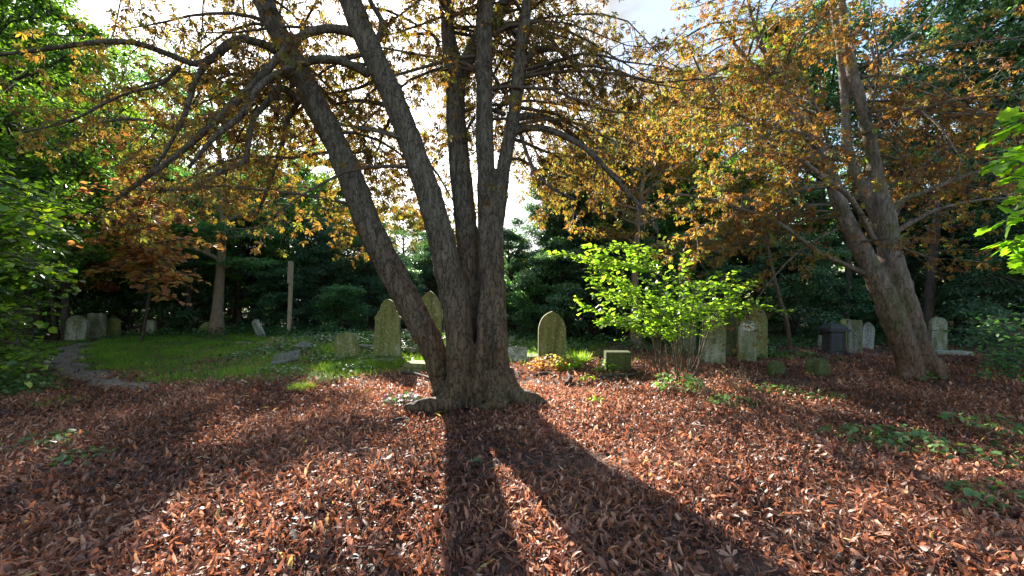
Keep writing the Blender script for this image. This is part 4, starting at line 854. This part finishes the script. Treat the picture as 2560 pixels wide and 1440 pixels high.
# ------------------------------------------------------------------ headstones
def outline(shape, w, h):
    """closed outline in x,z, counter-clockwise from bottom right"""
    hw = w/2; pts = [(hw, 0)]; n = 12
    if shape == 'pointed':
        s = h-w*.95; 
        for i in range(n+1):
            t = i/n; a = t*math.acos(.42); x = hw-(1.72*hw)*(1-math.cos(a)); pts.append((max(x, 0), s+1.72*hw*math.sin(a)*(h-s)/(1.72*hw*math.sin(math.acos(.42)))))
    elif shape == 'ogee':
        s = h-w*.78
        for i in range(n+1):
            t = i/n; x = hw*math.cos(t*math.pi/2); z = math.sin(t*math.pi/2)**.95*.955+.045*max(0, 1-abs(x)/(hw*.2))**1.2; pts.append((x, s+(h-s)*z))
    elif shape == 'round':
        s = max(h-hw*1.0, h*.12)
        for i in range(n+1):
            a = i/n*math.pi/2; pts.append((hw*math.cos(a), s+(h-s)*math.sin(a)))
    elif shape == 'camber':
        s = h-w*.16
        for i in range(n+1):
            t = i/n; pts.append((hw*(1-t), s+(h-s)*math.sin(t*math.pi/2)))
    elif shape == 'shoulder':
        s = h-w*.75
        pts += [(hw, h*.35), (hw*.93, h*.38), (hw*.90, s-.02), (hw*.98, s), (hw*.98, s+w*.07), (hw*.80, s+w*.15), (hw*.72, s+w*.27), (hw*.55, s+w*.36)]
        for i in range(1, n+1):
            a = i/n*math.pi/2; pts.append((hw*.55*math.cos(a), s+w*.36+(h-s-w*.36)*math.sin(a)))
    elif shape == 'spade':
        s = h-w*.5; pts += [(hw, s), (hw*.86, s+.02)]
        for i in range(n+1):
            a = i/n*math.pi/2; pts.append((hw*.84*math.cos(a), s+.02+(h-s-.02)*math.sin(a)))
    elif shape == 'broken': pts += [(hw, h*.72), (hw*.3, h), (-hw*.2, h*.9), (-hw, h*.95), (-hw, 0)]; return pts
    else: pts.append((hw, h)); pts.append((-hw, h)); pts.append((-hw, 0)); return pts
    L_ = [(-x, z) for x, z in pts[::-1]]
    if abs(pts[-1][0]) < 1e-4: L_ = L_[1:]
    return pts+L_
def slab_mesh(name, pts, th, mat, bev=.008):
    bm = bmesh.new(); sink = .25
    f = [bm.verts.new((x, -th/2, z-(sink if z == 0 else 0))) for x, z in pts]; fa = bm.faces.new(f); r = bmesh.ops.extrude_face_region(bm, geom=[fa])
    vs = [v for v in r['geom'] if isinstance(v, bmesh.types.BMVert)]; bmesh.ops.translate(bm, verts=vs, vec=(0, th, 0)); bmesh.ops.recalc_face_normals(bm, faces=bm.faces)
    eds = [e for e in bm.edges if len(e.link_faces) == 2 and e.calc_face_angle(0) > R(50)]
    if bev: bmesh.ops.bevel(bm, geom=eds, offset=bev, segments=2, affect='EDGES', clamp_overlap=True)
    me = bpy.data.meshes.new(name); bm.to_mesh(me); bm.free(); me.materials.append(M[mat]); return me
def headstone(cx, by, wpx, ty, shape, mat, label, th=.11, lean=0, roll=0, yaw=0, name='headstone', group='headstones', hscale=1):
    p = G(cx, by); d = p[1]; wd = wpx/F*d; h = (by-ty)/F*d*hscale
    o = link(name, slab_mesh(name, outline(shape, wd, h), th, mat), None, p); o.rotation_euler = (R(lean), R(roll), R(yaw)); tag(o, label, 'headstone', group); return o, wd, h, p
headstone(871, 900, 58, 830, 'round', 'mossy', 'short round topped mossy headstone leaning beside a broken slab', .13, -8, -9, 14)
o, wd, h, p = headstone(968, 893, 66, 748, 'shoulder', 'mossy', 'tall mossy headstone with carved shoulders left of the big tree', .13, 0, 1, 4)
headstone(1075, 886, 58, 727, 'pointed', 'mossy', 'tall pointed mossy headstone half hidden behind the leaning stem', .12, 0, 0, -4)
headstone(1380, 908, 69, 778, 'ogee', 'mossy', 'lone olive headstone with a pointed arch top right of the big tree', .12, 0, 0, 3)
headstone(1543, 925, 61, 878, 'flat', 'mossdark', 'low square mossy block stone in front of the hazel', .25, 2, 0, -2)
headstone(1783, 909, 53, 795, 'camber', 'greystone', 'tall plain pale grey headstone right of the hazel', .11, 1, 1, -14)
headstone(1829, 893, 40, 782, 'flat', 'mossdark', 'dark green headstone standing between the grey and the carved one', .12, 0, 0, -4)
o, wd, h, p = headstone(1867, 907, 40, 799, 'spade', 'greystone', 'small grey headstone with carved scrolls in its round head', .09, 0, 1, -8)
# carved relief on its head
b = Buf(); hd = h-.17
for sx in (-1, 1):
    for (cx_, cz_, r0, tn_) in [(.075, .03, .05, 2.2), (.11, -.04, .035, 1.8), (.05, -.06, .03, 1.6)]:
        th_ = np.linspace(0, tn_*math.pi, 22); rr = r0*(1-th_/th_[-1]*.75); q = np.stack([sx*(cx_+rr*np.cos(th_)), np.full(22, -.049), hd+cz_+rr*np.sin(th_)], -1); tube(b, q, np.full(22, .014), 5)
for k in range(5):
    a = R(90+(k-2)*24); q = np.array([[0, -.049, hd-.1], [math.cos(a)*.05, -.052, hd-.02], [math.cos(a)*.07, -.049, hd+.08*math.sin(a)]]); tube(b, q, [.013, .015, .008], 5)
rl = link('carved_relief', b.mesh('carved_relief', M['relief']), o)
headstone(1895, 896, 41, 767, 'pointed', 'mossy', 'tall pointed greenish headstone behind the carved one', .11, 0, 0, -6)
headstone(1712, 884, 52, 800, 'camber', 'greystone', 'pale headstone seen through the hazel stems', .11, 0, -1, -5)
headstone(1940, 938, 44, 902, 'round', 'mossdark', 'small low rounded marker tilted in the red leaves', .14, 8, -6, 12)
headstone(2045, 938, 46, 895, 'round', 'mossdark', 'thicker low rounded marker in the red leaves nearer the tomb', .22, -4, 3, 18)
headstone(2345, 882, 34, 793, 'round', 'greystone', 'grey headstone standing right of the leaning chestnut', .11, 0, 0, -10)
headstone(2168, 872, 22, 805, 'pointed', 'palestone', 'narrow sunlit pointed headstone between the tomb and the leaning trunk', .1, 0, 3, -30)
headstone(2137, 884, 16, 800, 'flat', 'greystone', 'thin upright slab edge on just right of the black tomb', .3, 0, 1, 55)
headstone(2115, 868, 30, 797, 'round', 'mossy', 'green headstone immediately behind the black tomb', .12, 0, 0, 0)
headstone(2054, 868, 14, 838, 'camber', 'palestone', 'tiny bright headstone left of the black tomb', .1)
headstone(2240, 866, 26, 812, 'round', 'greystone', 'dim headstone half behind the leaning chestnut trunk', .11, 0, 0, 8)
headstone(190, 850, 44, 788, 'round', 'greystone', 'pale headstone at the left end of the back row', .11, 0, 4, 10)
headstone(242, 845, 40, 783, 'flat', 'greystone', 'broad flat topped brown headstone in the back row on the left', .12)
headstone(282, 843, 32, 795, 'camber', 'mossy', 'green streaked headstone at the right end of the back row', .11, 0, 0, 5)
headstone(377, 841, 23, 800, 'camber', 'greystone', 'small grey headstone standing alone in the left shade', .1)
headstone(520, 838, 38, 805, 'round', 'mossy', 'dim low headstone just left of the pale trunk', .1)
headstone(893, 834, 16, 822, 'broken', 'palestone', 'tiny broken white stone far behind the shouldered headstone', .1)
headstone(1272, 862, 14, 840, 'flat', 'greystone', 'small tilted post stone just right of the big tree', .1, 0, 22, 0)
headstone(655, 842, 20, 798, 'camber', 'palestone', 'pale headstone toppling to the left beside the wooden post', .12, 0, -33, -20, hscale=1.1)
headstone(1030, 868, 16, 838, 'broken', 'greystone', 'broken stone stump behind the tall headstones', .1, 5, 8, 10)
# loose slabs
def slab(cx, by, wpx, dep, th, mat, label, rx=0, ry=0, rz=0, name='stone_slab', lift=0, cut=0):
    p = G(cx, by); wd = wpx/F*p[1]; bm = bmesh.new()
    pts = [(-wd/2, -dep/2), (wd/2, -dep/2*.9), (wd/2*.95, dep/2), (-wd/2*.9+cut, dep/2), (-wd/2, dep/2-cut)] if cut else [(-wd/2, -dep/2), (wd/2, -dep/2*.9), (wd/2*.96, dep/2), (-wd/2*.94, dep/2*.95)]
    f = bm.faces.new([bm.verts.new((x, y, 0)) for x, y in pts]); r = bmesh.ops.extrude_face_region(bm, geom=[f]); bmesh.ops.translate(bm, verts=[v for v in r['geom'] if isinstance(v, bmesh.types.BMVert)], vec=(0, 0, th))
    bmesh.ops.recalc_face_normals(bm, faces=bm.faces); bmesh.ops.bevel(bm, geom=bm.edges[:], offset=.008, segments=2, affect='EDGES')
    me = bpy.data.meshes.new(name); bm.to_mesh(me); bm.free(); me.materials.append(M[mat]); p = p.copy(); p[2] += lift
    o = link(name, me, None, p); o.rotation_euler = (R(rx), R(ry), R(rz)); tag(o, label, 'stone slab', 'fallen slabs and kerbs'); return o
slab(1292, 905, 52, .52, .07, 'palestone', 'pale flat slab propped at a slant right of the big tree', 52, 0, -4, lift=.12)
slab(868, 890, 26, .5, .07, 'greystone', 'broken slab leaning on the short round headstone', 38, 0, -25, lift=.1)
slab(716, 914, 62, .42, .05, 'slate', 'grey flat slab lying on the bank below the post', 24, -9, 16, lift=.15)
slab(760, 876, 36, .35, .06, 'slate', 'small dark slab lying higher on the bank', 16, 5, -10, lift=.10)
slab(690, 868, 46, .3, .10, 'mossy', 'mossy kerb block below the toppling headstone', 3, 0, 5, lift=.0)
slab(1330, 895, 34, .45, .08, 'greystone', 'flat kerb slab left of the lone pointed headstone', 3, 0, 0, lift=.0)
slab(905, 872, 90, .18, .09, 'palestone', 'long pale kerb behind the short round headstone', 0, 2, -8, lift=.02)
slab(1015, 880, 60, .2, .10, 'greystone', 'grey kerb running right from the shouldered headstone', 0, 2, -18, lift=.02)
slab(958, 903, 74, .4, .12, 'greystone', 'footing slab under the shouldered headstone', 0, 0, 3, lift=-.06)
slab(2375, 888, 80, .3, .10, 'palestone', 'long pale kerb right of the leaning chestnut', 0, 0, -6, lift=.02)
slab(620, 862, 60, .3, .08, 'mossy', 'low mossy kerb beside the bare pale trunk', 0, 3, 8, lift=.0)
# broken cross pieces
t = thing('broken_grave_marker', 'mossy broken block with two short lobes on the bank', 'grave marker', G(690, 868))
pz = Vector(t.location)
for dx in (-.13, .12):
    me = slab_mesh('lobe', outline('round', .2, .24), .1, 'mossy'); link('lobe', me, t, (dx, .0, .05))
# stepped pedestal left of tree
def box(bm, x0, x1, y0, y1, z0, z1):
    v = [bm.verts.new(c) for c in [(x0, y0, z0), (x1, y0, z0), (x1, y1, z0), (x0, y1, z0), (x0, y0, z1), (x1, y0, z1), (x1, y1, z1), (x0, y1, z1)]]
    for f in [(0, 3, 2, 1), (4, 5, 6, 7), (0, 1, 5, 4), (1, 2, 6, 5), (2, 3, 7, 6), (3, 0, 4, 7)]: bm.faces.new([v[i] for i in f])
def boxpart(name, dims, mat, parent, bev=.012, taper=0):
    bm = bmesh.new(); box(bm, *dims)
    if taper:
        for v in bm.verts:
            if v.co.z > (dims[4]+dims[5])/2: v.co.x *= 1-taper; v.co.y *= 1-taper
    bmesh.ops.bevel(bm, geom=bm.edges[:], offset=bev, segments=2, affect='EDGES'); me = bpy.data.meshes.new(name); bm.to_mesh(me); bm.free(); me.materials.append(M[mat]); return link(name, me, parent)
t = thing('grave_pedestal', 'low stepped mossy plinth at the left foot of the big tree', 'plinth', G(1048, 928), None, R(-12))
boxpart('base', (-.32, .32, -.26, .26, -.08, .10), 'mossy', t); boxpart('cap', (-.27, .27, -.22, .22, .103, .20), 'mossy', t, .015, .04)
t = thing('chest_tomb', 'black stone pedestal tomb with a hipped cap in the right shade', 'tomb', G(2084, 886), None, R(-6))
s_ = t.location[1]/F; hw = 20*s_
boxpart('plinth', (-hw*1.15, hw*1.15, -hw*1.1, hw*1.1, -.1, .10), 'darkstone', t); boxpart('shaft', (-hw*.88, hw*.88, -hw*.85, hw*.85, .103, 58*s_), 'darkstone', t)
boxpart('cornice', (-hw*1.25, hw*1.25, -hw*1.2, hw*1.2, 58*s_+.003, 64*s_), 'darkstone', t); boxpart('cap', (-hw*1.1, hw*1.1, -hw*1.05, hw*1.05, 64*s_+.003, 77*s_), 'darkstone', t, .01, .35)
# wooden post
p = G(722, 839); t = thing('wooden_post', 'tall pale wooden post with a short board at its top', 'post', p); dY = p[1]; hh = (839-655)/F*dY
bm = bmesh.new(); box(bm, -.065, .065, -.05, .05, -.2, hh); bmesh.ops.bevel(bm, geom=bm.edges[:], offset=.01, segments=1, affect='EDGES')
me = bpy.data.meshes.new('post'); bm.to_mesh(me); bm.free(); me.materials.append(M['wood']); o = link('post', me, t); o.rotation_euler = (0, R(2.2), 0)
bm = bmesh.new(); box(bm, -.10, .10, -.085, -.053, hh-.85, hh+.03); bmesh.ops.bevel(bm, geom=bm.edges[:], offset=.006, segments=1, affect='EDGES')
me = bpy.data.meshes.new('board'); bm.to_mesh(me); bm.free(); me.materials.append(M['wood']); o = link('board', me, t); o.rotation_euler = (0, R(2.2), 0)

# ------------------------------------------------------------------ ground cover and small plants
rng = np.random.default_rng(88)
IV = [t_lobed(1.1), t_lobed(.9), t_oval(.8, .06)]
def patch(b, cx, cy, rx, ry, n, hmin, hmax, size, temps, tone0=.5, flat=.5):
    a = rng.uniform(0, 6.28, n); r = np.sqrt(rng.uniform(0, 1, n)); x = cx+rx*r*np.cos(a); y = cy+ry*r*np.sin(a)
    z = hgt(x, y)+rng.uniform(hmin, hmax, n)*(1-.6*r**2); d = np.stack([np.cos(a+rng.normal(0, 1, n)), np.sin(a+rng.normal(0, 1, n)), rng.normal(-.1, .2, n)], -1)
    leaves(b, np.stack([x, y, z], -1), frames(d, rng, flat), size*rng.uniform(.6, 1.3, n), np.clip(rng.normal(tone0, .25, n), 0, 1), temps, rng)
b = Buf()
for _ in range(150):   # ivy and nettles over the mound and behind
    x = rng.uniform(-7.5, 7.5); y = rng.uniform(9.6, 15.5)
    if x < -5.5 and y < 13: continue
    h_ = rng.uniform(.08, .38)*(1 if y > 10.5 else .6); patch(b, x, y, rng.uniform(.3, .9), rng.uniform(.3, .7), 150, .02, h_, .075, IV, .5)
for _ in range(60):
    x = rng.uniform(-7.2, -1.6); y = rng.uniform(8.8, 12.6); patch(b, x, y, rng.uniform(.2, .5), rng.uniform(.15, .4), 70, .02, rng.uniform(.06, .26), .07, IV, .6)
for _ in range(60):
    x = rng.uniform(6, 15); y = rng.uniform(11.5, 15); patch(b, x, y, .7, .5, 90, .02, .25, .07, IV, .35)
for _ in range(60):
    x = rng.uniform(-15, -6); y = rng.uniform(14.5, 17.5); patch(b, x, y, .7, .5, 110, .02, .4, .08, IV, .4)
for _ in range(26):  # under left lime
    x = rng.uniform(-11.5, -8.3); y = rng.uniform(6.2, 8.6)
    if path_d(np.array(x), np.array(y)) > -.75: continue
    patch(b, x, y, .6, .45, 120, .02, .3, .08, IV, .5)
o = link('ivy_ground_cover', b.mesh('ivy_ground_cover', M['ivy'])); tag(o, 'ivy and nettles spreading over the bank and under the wood edge', 'ground cover', kind='stuff')
def weed(px, py, r, n, h, size, mat, temps, label, name='ivy_seedling', cat='plant', tone0=.5, group=None, stalks=0):
    p = G(px, py); b = Buf(); patch(b, p[0], p[1], r, r*.7, int(n*1.15), .035, h*1.4+.03, size*1.15, temps, tone0)
    if stalks:
        for _ in range(stalks):
            a = rng.uniform(0, 6.28); q = np.array([p[0]+r*.7*math.cos(a)*rng.uniform(0, 1), p[1]+r*.5*math.sin(a), 0]); q[2] = float(hgt(q[0], q[1])); e = q+np.array([rng.normal(0, .06), rng.normal(0, .06), h*rng.uniform(.8, 1.3)])
            tube(b, [q, (q+e)/2, e], [.004, .003, .002], 3, cap=False)
    o = link(name, b.mesh(name, M[mat], p), None, p); tag(o, label, cat, group, 'stuff' if not stalks else None); return o
GI = 'small green plants among the fallen leaves'
for px, py, r, n, h, lab in [(1010, 1012, .30, 150, .10, 'cyclamen leaves left of the big tree roots'), (2150, 1100, .45, 120, .09, 'low ivy patch in the lit leaves on the right'), (2330, 1130, .5, 150, .10, 'wide ivy patch right of the middle in the lit leaves'),
                             (2480, 1080, .5, 120, .14, 'nettle patch near the right edge'), (2470, 1260, .28, 60, .12, 'pale leaved plant at the lower right edge'), (2250, 1090, .3, 60, .08, 'thin scattered weeds below the leaning chestnut'),
                             (120, 1110, .4, 90, .06, 'ivy patch on the dark leaves at the left'), (210, 1150, .3, 60, .05, 'small ivy patch on the lower left'), (1170, 1165, .08, 9, .03, 'tiny seedling in the shadow of the trunk'),
                             (1940, 985, .35, 90, .12, 'weeds in the shade below the rounded marker'), (2060, 1000, .3, 50, .08, 'faint weeds right of the dead stalks'), (2550, 1170, .3, 60, .15, 'leafy weed at the very right edge'),
                             (1830, 1012, .4, 110, .08, 'low leafy weeds in front of the dead stalks'), (1470, 955, .18, 40, .08, 'bright seedlings by the fallen branches'), (60, 985, .5, 200, .22, 'ivy clump at the mouth of the path'),
                             (1490, 1010, .12, 20, .06, 'single bright seedling in the sunlit leaves'), (700, 930, .5, 120, .08, 'ivy trailing below the flat slab'), (880, 925, .5, 160, .1, 'ivy below the short round headstone')]:
    weed(px, py, r, n, h, .05, 'ivy' if px not in (1470, 1490) else 'lime', IV, lab, 'ivy_plant' if n > 80 else 'weed', 'plant', .75, GI)
weed(1690, 975, .42, 130, .22, .085, 'ivy', [t_oval(.5, .05), t_oval(.6, .1)], 'glossy laurel seedling at the foot of the hazel', 'laurel_seedling', 'plant', .9, None, 8)
#weed(1680, 945, .2, 60, .26, .08, 'ivy', [t_oval(.5, .05)], 'taller glossy seedling behind the first laurel', 'laurel_seedling', 'plant', .9, None, 16)
weed(1375, 925, .48, 330, .22, .085, 'copper', [t_oval(.7, .08), t_diamond()], 'yellow orange bramble growing in front of the lone pointed headstone', 'bramble', 'bramble', .75, None, 14)
weed(1420, 925, .28, 120, .22, .08, 'lime', [t_oval(.7, .08)], 'bright green nettle beside the orange bramble', 'nettle', 'plant', .8, None, 8)
weed(1515, 930, .2, 80, .18, .07, 'lime', [t_oval(.6, .08)], 'bright weed at the left corner of the low block stone', 'nettle', 'plant', .6, None, 5)
weed(2300, 948, .35, 90, .10, .07, 'ivy', IV, 'ivy with pale shining leaves round the foot of the leaning chestnut', 'ivy_plant', 'plant', 1.0)
# cyclamen flowers
p = G(1010, 1012); b = Buf()
for _ in range(42):
    a = rng.uniform(0, 6.28); r = .28*math.sqrt(rng.uniform()); q = np.array([p[0]+r*math.cos(a)-.02, p[1]+r*.7*math.sin(a), 0]); q[2] = float(hgt(q[0], q[1])); e = q+np.array([rng.normal(0, .01), 0, rng.uniform(.08, .14)])
    tube(b, [q, (q+e)/2, e], [.0022, .002, .002], 3, tone=0); d = rng.normal(0, .6, (4, 3)); d[:, 2] = 1; leaves(b, np.repeat(e[None], 4, 0), frames(nrm(d), rng, 1.0), np.full(4, .03), np.full(4, rng.uniform(0, 1)), [t_diamond(.6, .1)], rng)
o = link('cyclamen_flowers', b.mesh('cyclamen_flowers', M['flower'], p), None, p); tag(o, 'cluster of small pink cyclamen flowers left of the roots', 'flowers', kind='stuff')
# dead stalks
for px, py, n, h, r, lab in [(1765, 1000, 16, .36, .16, 'pale dead seed stalks standing in the lit edge'), (1850, 985, 26, .42, .13, 'brown dead stalks right of the pale ones'), (1690, 925, 18, .55, .25, 'thin dead stems among the hazel stems')]:
    p = G(px, py); b = Buf()
    for _ in range(n):
        q = np.array([p[0]+rng.normal(0, r*.6), p[1]+rng.normal(0, r*.4), 0]); q[2] = float(hgt(q[0], q[1]))-.02; e = q+np.array([rng.normal(0, .09), rng.normal(0, .06), h*rng.uniform(.5, 1.1)]); m_ = (q+e)/2+rng.normal(0, .015, 3)
        tt = rng.uniform(0, 1); tube(b, [q, m_, e], [.0045, .0035, .002], 4, tone=tt)
        for u in np.linspace(.45, .95, 5):
            c = q*(1-u)+e*u; dd_ = np.array([rng.normal(0, 1), rng.normal(0, 1), 1.0]); tube(b, [c, c+nrm(dd_)*.05], [.0025, .0015], 3, tone=tt)
    o = link('dead_stalks', b.mesh('dead_stalks', M['stalk'], p), None, p); tag(o, lab, 'dead stalks', 'dead stalks')
# fallen branches and logs, stone by root
for pts, r0, lab in [([(1500, 952), (1530, 946), (1570, 944), (1610, 938)], .045, 'mossy fallen branch below the low block stone'), ([(1340, 945), (1370, 940), (1400, 948)], .04, 'short dead wood below the orange bramble'),
                     ([(1415, 968), (1424, 950), (1416, 935)], .04, 'grey stump end poking up behind the lit leaves'), ([(1000, 938), (1040, 942), (1080, 955), (1100, 965)], .045, 'dark fallen branch left of the big tree foot'),
                     ([(1440, 968), (1500, 955), (1560, 948), (1590, 955)], .018, 'thin fallen stick right of the stump end'), ([(985, 1062), (1010, 1055), (1035, 1058)], .03, 'root end showing through the leaves left of the tree'), ([(610, 855), (650, 862), (690, 872), (720, 880)], .03, 'dead branch lying on the bank'),
                     ([(790, 893), (740, 884), (690, 882)], .025, 'dark stick above the flat slab')]:
    P3 = np.array([G(a, b_) for a, b_ in pts]); P3[:, 2] += r0*.7+rng.uniform(0, .03, len(P3)); q, rr = smooth_line(P3, np.linspace(r0, r0*.5, len(P3)), 6); b = Buf(); tube(b, q, rr, 9, .12, rng)
    o = link('fallen_branch', b.mesh('fallen_branch', M['bark_dark'], P3[0]), None, P3[0]); tag(o, lab, 'fallen branch', 'fallen branches')
def rock(px, py, s, mat, lab, squash=.6):
    p = G(px, py); bm = bmesh.new(); bmesh.ops.create_icosphere(bm, subdivisions=3, radius=1); sd_ = rng.uniform(0, 50)
    for v in bm.verts: v.co *= s*(1+.35*mnoise.noise(v.co*1.3+Vector((sd_, 0, 0)))+.1*mnoise.noise(v.co*4)); v.co.z *= squash
    me = bpy.data.meshes.new('rock'); bm.to_mesh(me); bm.free(); me.materials.append(M[mat]); me.polygons.foreach_set('use_smooth', np.ones(len(me.polygons), bool)); o = link('rock', me, None, p); tag(o, lab, 'rock', 'loose rocks'); return o
rock(1318, 990, .13, 'slate', 'grey rock beside the right root of the big tree'); rock(1016, 838, .10, 'mossy', 'small boulder in the grass behind the tall headstones'); rock(650, 862, .16, 'mossy', 'mossy rock by the toppling headstone'); rock(1270, 880, .12, 'greystone', 'rock between the big tree and the slanted slab'); rock(735, 858, .16, 'mossy', 'rounded rock right of the wooden post')
# yellow leaf
p = G(1093, 1042); b = Buf(); leaves(b, np.array([p+np.array([0, 0, .05])]), frames(np.array([[.6, -.4, .3]]), rng, .1), np.array([.17]), np.array([.8]), [t_lobed(1)], rng)
o = link('fallen_leaf', b.mesh('fallen_leaf', M['golden'], p), None, p); tag(o, 'single large yellow leaf lying on the root', 'leaf')
print('tris approx', sum(len(o.data.polygons) for o in sc.objects if o.type == 'MESH'))
